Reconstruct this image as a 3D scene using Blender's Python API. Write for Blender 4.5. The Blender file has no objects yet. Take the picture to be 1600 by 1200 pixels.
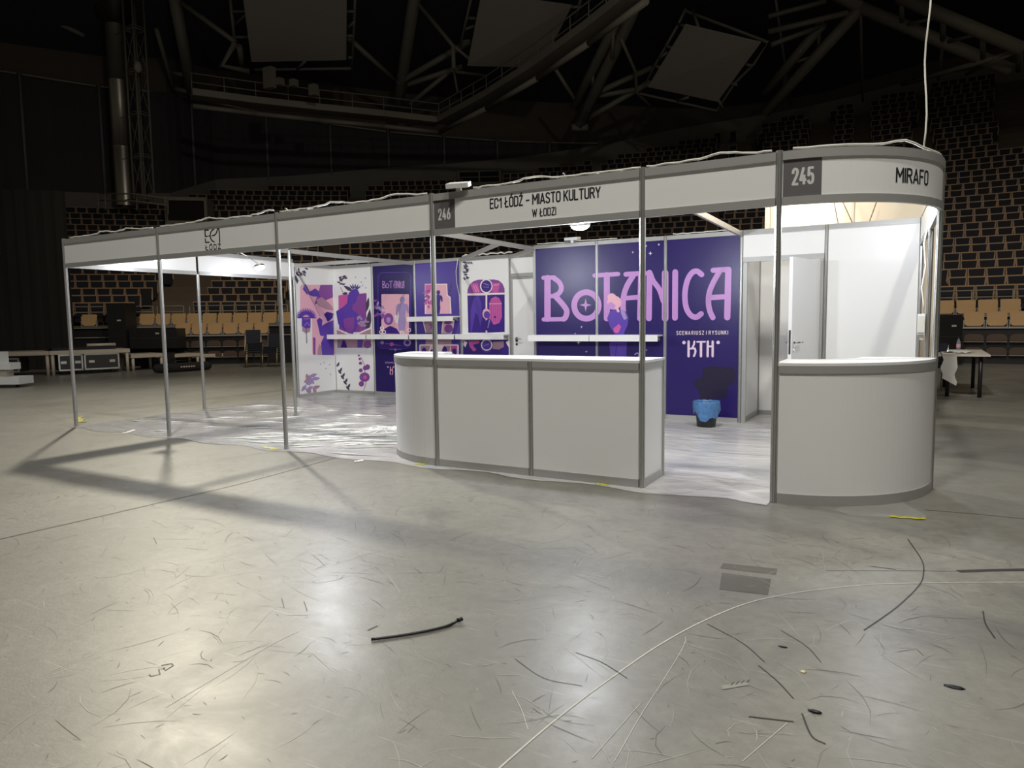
import bpy, bmesh, math, random
import numpy as np
from mathutils import Vector, Matrix
random.seed(7)
S = bpy.context.scene
COL = S.collection
PI = math.pi

# ------------------------------------------------------------------ camera
FPX, YAW, PITCH, ROLL = 1114.9, -0.5199, -0.0889, -0.0138
CAM = np.array([3.8981, -5.3879, 1.3523])
def cam_axes():
    cy, sy, cp, sp = math.cos(YAW), math.sin(YAW), math.cos(PITCH), math.sin(PITCH)
    f = np.array([sy*cp, cy*cp, sp]); r = np.array([cy, -sy, 0.0]); u = np.cross(r, f)
    c, s = math.cos(ROLL), math.sin(ROLL)
    return c*r + s*u, -s*r + c*u, f
RX, UX, FX = cam_axes()
cd = bpy.data.cameras.new('camera'); cam = bpy.data.objects.new('camera', cd); COL.objects.link(cam)
cd.sensor_width = 36.0; cd.lens = 36.0*FPX/1600.0; cd.clip_end = 400
m = Matrix(((RX[0], UX[0], -FX[0], CAM[0]), (RX[1], UX[1], -FX[1], CAM[1]), (RX[2], UX[2], -FX[2], CAM[2]), (0, 0, 0, 1)))
cam.matrix_world = m
S.camera = cam
S.view_settings.view_transform = 'Standard'; S.view_settings.look = 'None'
S.view_settings.gamma = 1.0; S.view_settings.use_curve_mapping = False
S.view_settings.exposure = 0.0
S.cycles.use_denoising = True
S.cycles.max_bounces = 6

# ------------------------------------------------------------------ world + hall lights + added fills
W = bpy.data.worlds.new('hall_air'); S.world = W; W.use_nodes = True
W.node_tree.nodes['Background'].inputs[0].default_value = (1.0, 0.90, 0.72, 1)
W.node_tree.nodes['Background'].inputs[1].default_value = 0.036
def lamp(name, loc, watts, radius, color=(1, 1, 1), spot=None, target=None, blend=.5):
    l = bpy.data.lights.new(name, 'SPOT' if spot else 'POINT'); l.energy = watts; l.shadow_soft_size = radius; l.color = color
    o = bpy.data.objects.new(name, l); COL.objects.link(o); o.location = loc
    if spot:
        l.spot_size = math.radians(spot); l.spot_blend = blend
        o.rotation_euler = (Vector(target)-Vector(loc)).to_track_quat('-Z', 'Y').to_euler()
    return o
lamp('hall_lamp_key', (-22.3, 13.0, 18.6), 16500, .55, (1, .92, .72), 60, (3, -4, 0), 1.0)
lamp('hall_lamp_front', (7.0, -4.0, 12.0), 2350, .30, (1, .97, .88), 132, (0.5, 3.0, 0), .5)
lamp('added_floor_fill', (2.0, -6.0, 16.0), 5300, .6, (1, .97, .88), 120, (1.0, -2.0, 0), .8)  # unseen fill added overhead to lift the floor and soften the key shadow
lamp('added_stand_fill', (-6.0, 5.0, 13.0), 3000, .5, (1, .88, .68), 66, (-17, 13.0, 2.5), 1.0)  # unseen spot added to brighten the seat rows on the left
lamp('added_stand_fill', (4.0, 5.0, 13.5), 3100, .5, (1, .88, .68), 72, (4.5, 19.5, 4.0), 1.0)  # unseen spot added to brighten the seat rows on the right

# ------------------------------------------------------------------ pixel helpers: photo point -> place in the world
def ray(u, v):
    return RX*((u-800)/FPX) - UX*((v-600)/FPX) + FX
def hit(u, v, val, ax):
    d = ray(u, v); t = (val-CAM[ax])/d[ax]; return CAM + d*t
def atz(u, v, z=0.0): return hit(u, v, z, 2)
def aty(u, v, y): return hit(u, v, y, 1)
def atd(u, v, depth): return CAM + ray(u, v)*depth
def px(P):
    q = np.asarray(P, float)-CAM; d = q@FX
    return 800+FPX*(q@RX)/d, 600-FPX*(q@UX)/d, d

# ------------------------------------------------------------------ materials
def nt(name):
    mt = bpy.data.materials.new(name); mt.use_nodes = True
    n = mt.node_tree; b = n.nodes['Principled BSDF']; return mt, n, b
MATS = {}
def mat(name, col, rough=.6, metal=0.0, var=.06, scale=6.0, bump=0.0, spec=.5, emit=None):
    if name in MATS: return MATS[name]
    mt, n, b = nt(name)
    b.inputs['Roughness'].default_value = rough; b.inputs['Metallic'].default_value = metal
    b.inputs['Specular IOR Level'].default_value = spec
    tc = n.nodes.new('ShaderNodeTexCoord'); no = n.nodes.new('ShaderNodeTexNoise'); no.inputs['Scale'].default_value = scale
    no.inputs['Detail'].default_value = 4
    n.links.new(tc.outputs['Object'], no.inputs['Vector'])
    mx = n.nodes.new('ShaderNodeMix'); mx.data_type = 'RGBA'
    mx.inputs[6].default_value = (*[c*(1-var) for c in col], 1); mx.inputs[7].default_value = (*[min(1, c*(1+var)) for c in col], 1)
    n.links.new(no.outputs['Fac'], mx.inputs[0]); n.links.new(mx.outputs[2], b.inputs['Base Color'])
    if bump:
        bp = n.nodes.new('ShaderNodeBump'); bp.inputs['Strength'].default_value = bump; bp.inputs['Distance'].default_value = .01
        n.links.new(no.outputs['Fac'], bp.inputs['Height']); n.links.new(bp.outputs[0], b.inputs['Normal'])
    if emit:
        b.inputs['Emission Color'].default_value = (*emit[:3], 1); b.inputs['Emission Strength'].default_value = emit[3]
    MATS[name] = mt; return mt
def srgb(*c): return tuple(((x/255+.055)/1.055)**2.4 if x > 10 else x/255/12.92 for x in c)

M_white = mat('white_laminate', (.80, .80, .80), .38, var=.02, scale=1.5)
M_alu = mat('brushed_aluminium', (.50, .50, .48), .38, .75, var=.05, scale=20)
M_rail = mat('anodised_rail', (.42, .42, .41), .42, .35, var=.04, scale=8)
M_sign = mat('sign_grey', srgb(95, 93, 95), .6, var=.03)
M_ink = mat('black_lettering', (.012, .012, .014), .6)
M_signtext = mat('light_grey_lettering', (.62, .62, .62), .6)
M_navy = mat('poster_navy', srgb(36, 22, 92), .32, var=.10, scale=1.2)
M_violet = mat('poster_violet', srgb(78, 60, 150), .32, var=.06, scale=2)
M_lilac = mat('poster_lilac', srgb(190, 140, 205), .35, var=.05, scale=8)
M_palelilac = mat('poster_pale_lilac', srgb(160, 140, 190), .35, var=.05, scale=8)
M_purple = mat('poster_purple', srgb(88, 60, 165), .35, var=.05, scale=8)
M_pink = mat('poster_pink', srgb(226, 172, 190), .35, var=.04, scale=8)
M_rose = mat('poster_rose', srgb(196, 90, 160), .35, var=.06, scale=8)
M_plum = mat('poster_plum', srgb(130, 70, 150), .35, var=.06, scale=8)
M_mauve = mat('poster_mauve', srgb(170, 135, 150), .35, var=.06, scale=8)
M_darkleaf = mat('poster_dark_leaf', srgb(70, 58, 84), .35, var=.06, scale=8)
M_cream = mat('poster_cream', srgb(242, 225, 225), .35, var=.03, scale=8)
M_indigo = mat('poster_indigo', srgb(58, 34, 128), .35, var=.06, scale=6)
M_black = mat('black_plastic', (.012, .012, .013), .45, var=.2)
M_blackcloth = mat('black_cloth', (.011, .010, .0085), .95, var=.2, scale=2, bump=.3)
M_bag = mat('blue_bag', (.075, .185, .39), .2, var=.4, scale=22, bump=1.0)
M_chrome = mat('chrome', (.75, .75, .75), .15, 1.0)
M_cable = mat('white_cable', (.72, .70, .64), .5)
M_yellow = mat('yellow_tape', (.50, .46, .04), .5)
M_wood = mat('seat_plywood', (.52, .33, .16), .42, var=.12, scale=3)
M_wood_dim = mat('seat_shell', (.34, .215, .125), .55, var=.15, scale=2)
M_pad = mat('seat_pad', (.010, .010, .016), .8, var=.3, scale=4)
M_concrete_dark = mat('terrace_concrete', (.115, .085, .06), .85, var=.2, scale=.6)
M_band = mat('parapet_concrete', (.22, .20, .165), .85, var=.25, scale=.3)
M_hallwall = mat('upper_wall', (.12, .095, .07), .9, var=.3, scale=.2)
M_roof = mat('roof_deck', (.06, .06, .07), .9, var=.3, scale=.2)
M_steel = mat('truss_steel', (.25, .225, .18), .6, .1, var=.2, scale=.5)
M_baffle = mat('acoustic_panel', (.42, .37, .315), .85, var=.08, scale=.3)
M_duct = mat('duct_metal', (.42, .38, .32), .36, .8, var=.1, scale=.5)
M_case = mat('case_laminate', (.022, .020, .018), .55, var=.2)
M_deckwood = mat('stage_deck_edge', (.42, .36, .29), .5, var=.1)
M_navycloth = mat('navy_upholstery', (.010, .011, .022), .85)
M_paper = mat('paper', (.75, .73, .70), .7)
M_led = mat('lamp_glass', (1, 1, 1), .3, emit=(1, .98, .92, 14.0))
M_tabletop = mat('table_laminate', (.68, .62, .56), .45, var=.03)

# ------------------------------------------------------------------ mesh building
class MB:
    def __init__(s): s.v = []; s.f = []; s.mi = []; s.sm = []; s.m = 0
    def add(s, verts, faces, smooth=False):
        b = len(s.v); s.v += [tuple(float(c) for c in p) for p in verts]
        for f in faces: s.f.append(tuple(i+b for i in f)); s.mi.append(s.m); s.sm.append(smooth)
        return s
    def box(s, x0, y0, z0, x1, y1, z1):
        v = [(x0, y0, z0), (x1, y0, z0), (x1, y1, z0), (x0, y1, z0), (x0, y0, z1), (x1, y0, z1), (x1, y1, z1), (x0, y1, z1)]
        return s.add(v, [(3, 2, 1, 0), (4, 5, 6, 7), (0, 1, 5, 4), (1, 2, 6, 5), (2, 3, 7, 6), (3, 0, 4, 7)])
    def hexa(s, v): return s.add(v, [(3, 2, 1, 0), (4, 5, 6, 7), (0, 1, 5, 4), (1, 2, 6, 5), (2, 3, 7, 6), (3, 0, 4, 7)])
    def slab(s, a, b, z0, z1, t, side=0.0):
        """upright board from plan point a to b, thickness t, shifted sideways (left of a->b positive)"""
        a = np.array(a, float); b = np.array(b, float); d = (b-a)/np.linalg.norm(b-a); n = np.array([-d[1], d[0]])
        p = [a+n*(side-t/2), b+n*(side-t/2), b+n*(side+t/2), a+n*(side+t/2)]
        return s.hexa([(*q, z0) for q in p]+[(*q, z1) for q in p])
    def tube(s, pts, r, seg=8, smooth=True, caps=True):
        pts = [np.array(p, float) for p in pts]; n = len(pts); rings = []
        prev = None
        for i, p in enumerate(pts):
            t = pts[min(i+1, n-1)]-pts[max(i-1, 0)]; t = t/(np.linalg.norm(t)+1e-12)
            if prev is None:
                h = np.array([0, 0, 1.0]) if abs(t[2]) < .9 else np.array([1.0, 0, 0])
                a = np.cross(t, h)
            else: a = prev-t*(prev@t)
            a /= np.linalg.norm(a); prev = a; b = np.cross(t, a)
            rr_ = r[i] if hasattr(r, '__len__') else r
            rings.append([p+rr_*(math.cos(2*PI*k/seg)*a+math.sin(2*PI*k/seg)*b) for k in range(seg)])
        v = [q for g in rings for q in g]; f = []
        for i in range(n-1):
            for k in range(seg):
                f.append((i*seg+k, i*seg+(k+1) % seg, (i+1)*seg+(k+1) % seg, (i+1)*seg+k))
        s.add(v, f, smooth)
        if caps:
            b = len(s.v)-len(v)
            s.f.append(tuple(range(b+seg-1, b-1, -1))); s.mi.append(s.m); s.sm.append(False)
            s.f.append(tuple(range(b+(n-1)*seg, b+n*seg))); s.mi.append(s.m); s.sm.append(False)
        return s
    def lathe(s, c, prof, seg=24, smooth=True):
        n = len(prof); v = []; f = []
        for r, z in prof:
            for k in range(seg):
                a = 2*PI*k/seg; v.append((c[0]+r*math.cos(a), c[1]+r*math.sin(a), c[2]+z))
        for i in range(n-1):
            for k in range(seg): f.append((i*seg+k, i*seg+(k+1) % seg, (i+1)*seg+(k+1) % seg, (i+1)*seg+k))
        return s.add(v, f, smooth)
    def prism(s, poly, z0, z1):
        n = len(poly)
        return s.add([(p[0], p[1], z0) for p in poly]+[(p[0], p[1], z1) for p in poly],
                     [tuple(range(n-1, -1, -1)), tuple(range(n, 2*n))]+[(i, (i+1) % n, n+(i+1) % n, n+i) for i in range(n)])
    def arcband(s, c, r0, r1, z0, z1, a0, a1, seg=20):
        v = []; f = []
        for i in range(seg+1):
            a = math.radians(a0+(a1-a0)*i/seg); ca, sa = math.cos(a), math.sin(a)
            v += [(c[0]+r0*ca, c[1]+r0*sa, z0), (c[0]+r1*ca, c[1]+r1*sa, z0), (c[0]+r1*ca, c[1]+r1*sa, z1), (c[0]+r0*ca, c[1]+r0*sa, z1)]
        for i in range(seg):
            b = i*4; e = b+4
            for k in range(4): f.append((b+k, b+(k+1) % 4, e+(k+1) % 4, e+k))
        s.add(v, f, False); b = len(s.v)-len(v)
        s.f += [(b, b+1, b+2, b+3), (b+seg*4+3, b+seg*4+2, b+seg*4+1, b+seg*4)]; s.mi += [s.m]*2; s.sm += [False]*2
        return s
BASE = {}
def wbase(o): return BASE[o.name]
# mesh children share their parent's base point, so sub-parts build in the same frame
def _build(s, name, mats, parent=None, origin=None, kind=None):
    if parent is not None:
        off = wbase(parent); vv = s.v; s.v = [tuple(np.array(p)-off) for p in vv]
        me_o = _b2(s, name, mats); s.v = vv
        me_o.parent = parent; me_o.location = (0, 0, 0); BASE[me_o.name] = off
        if kind: me_o['kind'] = kind
        return me_o
    if origin is None:
        A = np.array(s.v); origin = ((A[:, 0].min()+A[:, 0].max())/2, (A[:, 1].min()+A[:, 1].max())/2, A[:, 2].min())
    off = np.array(origin, float); vv = s.v; s.v = [tuple(np.array(p)-off) for p in vv]
    o = _b2(s, name, mats); s.v = vv; o.location = tuple(off); BASE[o.name] = off
    if kind: o['kind'] = kind
    return o
def _b2(s, name, mats):
    me = bpy.data.meshes.new(name); me.from_pydata(s.v, [], s.f)
    for mm in (mats if isinstance(mats, (list, tuple)) else [mats]): me.materials.append(mm)
    me.polygons.foreach_set('material_index', s.mi); me.polygons.foreach_set('use_smooth', s.sm)
    if not getattr(s, 'flat', False):
        bm = bmesh.new(); bm.from_mesh(me); bmesh.ops.recalc_face_normals(bm, faces=bm.faces); bm.to_mesh(me); bm.free()
    me.update(); o = bpy.data.objects.new(name, me); COL.objects.link(o); return o
MB.build = _build
def tag(o, label, cat, group=None, kind=None):
    o['label'] = label; o['category'] = cat
    if group: o['group'] = group
    if kind: o['kind'] = kind
    return o
def thing(name, label, cat, loc, group=None):
    o = bpy.data.objects.new(name, None); o.empty_display_size = .1; COL.objects.link(o); o.location = tuple(loc)
    BASE[o.name] = np.array(loc, float); return tag(o, label, cat, group)
def ordn(n):
    w = ['first', 'second', 'third', 'fourth', 'fifth', 'sixth', 'seventh', 'eighth', 'ninth', 'tenth', 'eleventh', 'twelfth', 'thirteenth', 'fourteenth',
         'fifteenth', 'sixteenth', 'seventeenth', 'eighteenth', 'nineteenth']
    if n <= 19: return w[n-1]
    t = {2: 'twent', 3: 'thirt', 4: 'fort', 5: 'fift', 6: 'sixt', 7: 'sevent', 8: 'eight', 9: 'ninet'}[n//10]
    return t+'ieth' if n % 10 == 0 else t+'y-'+w[n % 10-1]

# flat printed artwork and lettering on a plane (u along the panel, z up), as thin printed layers
def clip(poly, u0, u1, z0, z1):
    for ax, lim, sg in ((0, u0, 1), (0, u1, -1), (1, z0, 1), (1, z1, -1)):
        out = []
        for i in range(len(poly)):
            a, b = poly[i-1], poly[i]; ia, ib = sg*(a[ax]-lim) >= 0, sg*(b[ax]-lim) >= 0
            if ia != ib:
                t = (lim-a[ax])/(b[ax]-a[ax]); out.append((a[0]+t*(b[0]-a[0]), a[1]+t*(b[1]-a[1])))
            if ib: out.append(b)
        poly = out
        if len(poly) < 3: return []
    return poly
class Art:
    def __init__(s, conv=None): s.p = []; s.conv = conv or (lambda u, v: (u, v)); s.layer = 0; s.col = None
    def C(s, p): return [s.conv(*q) for q in p]
    def poly(s, pts, col, layer): s.p.append((s.C(pts), col, layer)); return s
    def raw(s, pts, col, layer): s.p.append((list(pts), col, layer)); return s
    def disc(s, c, r, col, layer, ry=None, n=20):
        s.p.append((s.C([(c[0]+r*math.cos(2*PI*k/n), c[1]+(ry or r)*math.sin(2*PI*k/n)) for k in range(n)]), col, layer)); return s
    def ring(s, c, r, w, col, layer, ry=None, n=28):
        pts = [(c[0]+r*math.cos(2*PI*k/n), c[1]+(ry or r)*math.sin(2*PI*k/n)) for k in range(n+1)]
        return s.stroke(pts, w, col, layer)
    def stroke(s, pts, w, col, layer, smooth=False, cap=True):
        if smooth: pts = catmull(pts)
        P = [np.array(q, float) for q in pts]
        for a, b in zip(P[:-1], P[1:]):
            d = b-a; L = np.linalg.norm(d)
            if L < 1e-9: continue
            n = np.array([-d[1], d[0]])/L*w/2
            s.poly([a-n, b-n, b+n, a+n], col, layer)
        if cap:
            for q in P: s.disc(q, w/2, col, layer, n=12)
        return s
    def rrect(s, x0, y0, x1, y1, r, col, layer):
        pts = []
        for cx, cy, a0 in ((x1-r, y1-r, 0), (x0+r, y1-r, 90), (x0+r, y0+r, 180), (x1-r, y0+r, 270)):
            for k in range(5):
                a = math.radians(a0+90*k/4); pts.append((cx+r*math.cos(a), cy+r*math.sin(a)))
        return s.poly(pts, col, layer)
    def leaf(s, c, L, w, ang, col, layer):
        ca, sa = math.cos(ang), math.sin(ang); pts = []
        for t, k in ((0, 0), (.25, .8), (.5, 1), (.78, .6), (1, 0), (.78, -.5), (.5, -.9), (.25, -.75)):
            x, y = t*L, k*w/2; pts.append((c[0]+x*ca-y*sa, c[1]+x*sa+y*ca))
        return s.poly(pts, col, layer)
    def figure(s, c, h, col, layer, lean=0.0):
        """plain generic human silhouette, head and shoulders down to the knees"""
        x, y = c; o = [(-.05, 0), (-.15, -.02), (-.19, -.1), (-.2, -.35), (-.15, -.38), (-.12, -.18), (-.1, -.4), (-.13, -.6), (-.1, -.85), (.1, -.85), (.13, -.6),
             (.1, -.4), (.12, -.18), (.17, -.3), (.22, -.3), (.2, -.1), (.15, -.02), (.05, 0), (.04, .05), (-.04, .05)]
        s.poly([(x+h*(px_+lean*py_), y-h*py_) for px_, py_ in o], col, layer)
        return s.disc((x+lean*h*.1, y-h*.12), h*.085, col, layer, ry=h*.1)
    def build(s, name, mapf, parent, box=None):
        """mapf(u, z, off) -> world point"""
        mb = MB(); mats = []; n = 0; mb.flat = True
        for pts, col, layer in s.p:
            if box: pts = clip(pts, *box)
            if len(pts) < 3: continue
            if col not in mats: mats.append(col)
            A = sum(pts[i-1][0]*pts[i][1]-pts[i][0]*pts[i-1][1] for i in range(len(pts)))
            if A < 0: pts = pts[::-1]
            mb.m = mats.index(col); off = .0012+layer*.0007+(n % 40)*4e-6; n += 1
            mb.add([mapf(u, z, off) for u, z in pts], [tuple(range(len(pts)))])
        return mb.build(name, mats, parent) if mb.v else None
def catmull(p, k=6):
    p = [np.array(q, float) for q in p]; P = [2*p[0]-p[1]]+p+[2*p[-1]-p[-2]]; out = []
    for i in range(1, len(P)-2):
        for j in range(k):
            t = j/k; a, b, c, d = P[i-1:i+3]
            out.append(.5*((2*b)+(c-a)*t+(2*a-5*b+4*c-d)*t*t+(3*b-a-3*c+d)*t**3))
    return out+[p[-1]]
_O = [(.225, 0), (.09, .025), (.015, .11), (0, .22), (0, .78), (.015, .89), (.09, .975), (.225, 1), (.36, .975), (.435, .89), (.45, .78), (.45, .22), (.435, .11), (.36, .025), (.225, 0)]
_AC = [(.20, 1.14), (.33, 1.31)]
_R = [(0, 0), (0, 1), (.25, 1), (.39, .95), (.45, .84), (.45, .68), (.39, .56), (.25, .51), (0, .51)]
GLYPH = {'E': [[(.42, 0), (0, 0), (0, 1), (.42, 1)], [(0, .52), (.36, .52)]], 'F': [[(0, 0), (0, 1), (.42, 1)], [(0, .52), (.36, .52)]], 'C': [[(.45, .28), (.445, .2), (.42, .09), (.35, .02), (.225, 0), (.09, .025), (.015, .11), (0, .22), (0, .78), (.015, .89), (.09, .975), (.225, 1), (.35, .98), (.42, .91), (.445, .8), (.45, .72)]],
 '1': [[(0, .76), (.24, 1), (.24, 0)]], 'L': [[(0, 1), (0, 0), (.38, 0)]], '\u0141': [[(.1, 1), (.1, 0), (.46, 0)], [(-.02, .36), (.3, .6)]], 'O': [_O], '\u00d3': [_O, _AC], 'D': [[(0, 0), (0, 1), (.22, 1), (.38, .96), (.44, .86), (.45, .78), (.45, .22), (.44, .14), (.38, .04), (.22, 0), (0, 0)]],
 'Z': [[(0, 1), (.42, 1), (0, 0), (.43, 0)]], '\u0179': [[(0, 1), (.42, 1), (0, 0), (.43, 0)], _AC], '\u2013': [[(0, .45), (.36, .45)]], 'M': [[(0, 0), (0, 1), (.3, .38), (.6, 1), (.6, 0)]], 'N': [[(0, 0), (0, 1), (.46, 0), (.46, 1)]], 'I': [[(0, 0), (0, 1)]],
 'A': [[(0, 0), (.26, 1), (.52, 0)], [(.08, .26), (.44, .26)]], 'S': [[(0, .14), (.08, .03), (.22, 0), (.36, .02), (.44, .12), (.45, .26), (.40, .40), (.24, .5), (.08, .6), (.01, .74), (.03, .9), (.12, .98), (.24, 1), (.36, .97), (.43, .87)]], 'T': [[(0, 1), (.48, 1)], [(.24, 1), (.24, 0)]],
 'K': [[(0, 0), (0, 1)], [(.43, 1), (0, .40)], [(.14, .6), (.46, 0)]], 'U': [[(0, 1), (0, .22), (.015, .11), (.09, .025), (.225, 0), (.36, .025), (.435, .11), (.45, .22), (.45, 1)]], 'R': [_R, [(.25, .51), (.47, 0)]], 'Y': [[(0, 1), (.24, .45), (.48, 1)], [(.24, .45), (.24, 0)]], 'W': [[(0, 1), (.17, 0), (.34, .88), (.51, 0), (.68, 1)]],
 '2': [[(0, .74), (.02, .88), (.10, .97), (.22, 1), (.35, .97), (.43, .87), (.43, .70), (.36, .54), (0, 0), (.45, 0)]], '4': [[(.27, 1), (0, .25), (.48, .25)], [(.34, .52), (.34, 0)]], '5': [[(.41, 1), (.04, 1), (.02, .52), (.12, .61), (.25, .63), (.39, .56), (.44, .40), (.44, .22), (.38, .06), (.24, 0), (.1, .03), (0, .16)]],
 '6': [[(.34, 1), (.06, .48), (0, .30), (.02, .13), (.10, .03), (.22, 0), (.36, .04), (.44, .16), (.44, .38), (.37, .53), (.24, .57), (.10, .52), (.04, .42)]]}
def put_text(art, txt, u0, u1, base, cap, col, layer, weight=.135, slope=0.0, gap=.2):
    """condensed sign lettering drawn in strokes: fitted between u0 and u1"""
    x = 0.0; items = []
    for ch in txt:
        if ch == ' ': x += .30; continue
        g = GLYPH[ch]; wd = max(q[0] for st in g for q in st); items.append((x, g)); x += wd+gap
    W_ = x-gap; ww = weight*cap; sx = (u1-u0-ww)/W_; h = cap-ww
    keep = art.conv; art.conv = lambda a, b: (a, b)
    for x0, g in items:
        for st in g:
            P = [(u0+ww/2+(x0+q[0])*sx, base+ww/2+q[1]*h+slope*(x0+q[0])/W_) for q in st]
            art.stroke(P, ww, col, layer, cap=False)
            for q in P[1:-1]: art.disc(q, ww/2, col, layer, n=10)
            for q, r in ((P[0], P[1]), (P[-1], P[-2])):
                d = np.array(q)-np.array(r); d = d/np.linalg.norm(d)*ww*.5; n = np.array([-d[1], d[0]]); q = np.array(q); art.poly([q-n, q+d*.7-n, q+d*.7+n, q+n], col, layer)
    art.conv = keep

# ================================================================== THE HALL: floor, stand, walls, roof
def floor_mat():
    mt, n, b = nt('concrete_floor')
    N = n.nodes.new; L = n.links.new
    tc = N('ShaderNodeTexCoord')
    def noise(sc, det=6, rough=.6, src=None, dist=0):
        o = N('ShaderNodeTexNoise'); o.inputs['Scale'].default_value = sc; o.inputs['Detail'].default_value = det
        o.inputs['Roughness'].default_value = rough; o.inputs['Distortion'].default_value = dist
        L(src or tc.outputs['Object'], o.inputs['Vector']); return o.outputs['Fac']
    def ramp(src, a, b_, ca=0, cb=1):
        r = N('ShaderNodeMapRange'); r.inputs[1].default_value = a; r.inputs[2].default_value = b_; r.inputs[3].default_value = ca; r.inputs[4].default_value = cb
        L(src, r.inputs[0]); return r.outputs[0]
    def mixc(f, a, b_):
        x = N('ShaderNodeMix'); x.data_type = 'RGBA'
        for i, q in ((6, a), (7, b_)):
            if isinstance(q, tuple): x.inputs[i].default_value = (*q, 1)
            else: L(q, x.inputs[i])
        if isinstance(f, float): x.inputs[0].default_value = f
        else: L(f, x.inputs[0])
        return x.outputs[2]
    big = noise(.35, 5, .6); mid = noise(1.7, 8, .7, dist=.6); fine = noise(14, 6, .7)
    c = mixc(ramp(big, .3, .7), (.145, .141, .126), (.272, .263, .232))
    c = mixc(ramp(mid, .50, .72, 0, .6), c, (.10, .096, .086))
    c = mixc(ramp(mid, .28, .44, .5, 0), c, (.32, .305, .27))
    c = mixc(ramp(fine, .35, .7, .0, .5), c, (.135, .13, .117))
    # long thin scratches in several directions
    for ang, sx, sy, th, colr in ((.95, 2.2, 60, .66, (.40, .39, .36)), (-1.1, 2.5, 70, .66, (.09, .087, .08)), (2.7, 1.8, 55, .67, (.42, .41, .37)), (.4, .7, 26, .70, (.42, .41, .38)), (1.3, .9, 30, .71, (.045, .043, .04)), (-.5, .6, 22, .71, (.42, .41, .38)), (2.2, 1.2, 40, .69, (.05, .048, .044))):
        mp = N('ShaderNodeMapping'); mp.inputs['Rotation'].default_value = (0, 0, ang); mp.inputs['Scale'].default_value = (sx, sy, 1)
        L(tc.outputs['Object'], mp.inputs['Vector'])
        s_ = noise(1.0, 3, .65, mp.outputs['Vector'], .25)
        c = mixc(ramp(s_, th, th+.05, 0, .40), c, colr)
    L(c, b.inputs['Base Color'])
    b.inputs['Specular IOR Level'].default_value = .4; b.inputs['Coat Weight'].default_value = .55
    L(ramp(mid, .3, .7, .40, .55), b.inputs['Roughness']); L(ramp(mid, .3, .7, .27, .40), b.inputs['Coat Roughness'])
    bp = N('ShaderNodeBump'); bp.inputs['Strength'].default_value = .35; bp.inputs['Distance'].default_value = .012
    L(noise(9, 9, .78), bp.inputs['Height']); L(bp.outputs[0], b.inputs['Normal'])
    return mt
M_floor = floor_mat()
fl = MB().add([(-60, -40, 0), (60, -40, 0), (60, 60, 0), (-60, 60, 0)], [(0, 1, 2, 3)]).build('floor', M_floor, origin=(0, 0, 0), kind='structure')

# marks on the concrete: painted arc, joints, scuffs
def ground_ribbon(pts, w, smooth=True, z=.0015, mb=None):
    P = [np.array(atz(*q)) for q in pts]
    if smooth and len(P) > 2: P = catmull(P, 5)
    mb = mb or MB(); V = []
    for i, p in enumerate(P):
        t = P[min(i+1, len(P)-1)]-P[max(i-1, 0)]; t /= np.linalg.norm(t); nn = np.array([-t[1], t[0], 0])
        V += [p+nn*w/2+(0, 0, z), p-nn*w/2+(0, 0, z)]
    mb.add(V, [(2*i, 2*i+1, 2*i+3, 2*i+2) for i in range(len(P)-1)]); return mb
M_chalk = mat('worn_white_line', (.50, .49, .45), .6, var=.25, scale=40)
M_scuff = mat('dark_scuff', (.035, .034, .031), .5, var=.4, scale=30)
M_darkband = mat('dark_band_concrete', (.11, .104, .09), .45, var=.3, scale=5)
ground_ribbon([(770, 1210), (800, 1183), (850, 1140), (900, 1100), (960, 1056), (1030, 1008), (1100, 970), (1170, 942), (1240, 927), (1320, 917), (1400, 912), (1600, 910), (1700, 912)], .007).build('floor_line', M_chalk, fl)
mb = MB()
for q in ([(1072, 995), (1066, 1014), (1035, 1065), (1000, 1120), (960, 1190)], [(925, 1185), (1000, 1100)],
          [(260, 1105), (420, 1010), (470, 985)], [(800, 1080), (815, 1110), (825, 1140)], [(1160, 1190), (1230, 1130)], [(560, 880), (600, 895), (625, 925)], [(1290, 985), (1330, 970), (1360, 985)]):
    ground_ribbon(q, .0025, mb=mb)
mb.build('white_scratch', M_chalk, fl)
mb = MB()
for q, w in (([(-10, 845), (200, 797), (380, 755), (530, 714)], .03), ([(1418, 842), (1440, 875), (1443, 895), (1436, 915), (1400, 950), (1350, 985)], .011), ([(1445, 797), (1520, 803), (1620, 813)], .010),
             ([(1040, 742), (1210, 783)], .008), ([(1290, 892), (1420, 892), (1500, 893)], .006), ([(1105, 975), (1160, 1005), (1195, 1035)], .007), ([(1185, 1040), (1215, 1065), (1240, 1092)], .008),
             ([(1170, 1120), (1240, 1128)], .012), ([(1253, 1115), (1268, 1150), (1290, 1163)], .010), ([(900, 1020), (940, 1035), (980, 1060)], .006), ([(1220, 985), (1260, 1010), (1283, 1035)], .006),
             ([(1360, 885), (1400, 890)], .012), ([(1536, 955), (1540, 975), (1555, 998)], .01), ([(470, 635), (480, 632)], .01), ([(805, 1030), (850, 1060), (910, 1072)], .005),
             ([(475, 940), (480, 955)], .008), ([(440, 935), (444, 950)], .008), ([(575, 985), (590, 978)], .016), ([(240, 840), (245, 850)], .008)):
    ground_ribbon(q, w*.6, mb=mb)
mb.build('floor_crack', M_scuff, fl)
ground_ribbon([(1497, 893), (1560, 891), (1640, 890)], .035, mb=(q := MB())); q.build('floor_joint', M_scuff, fl)
rnd = random.Random(21)
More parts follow.
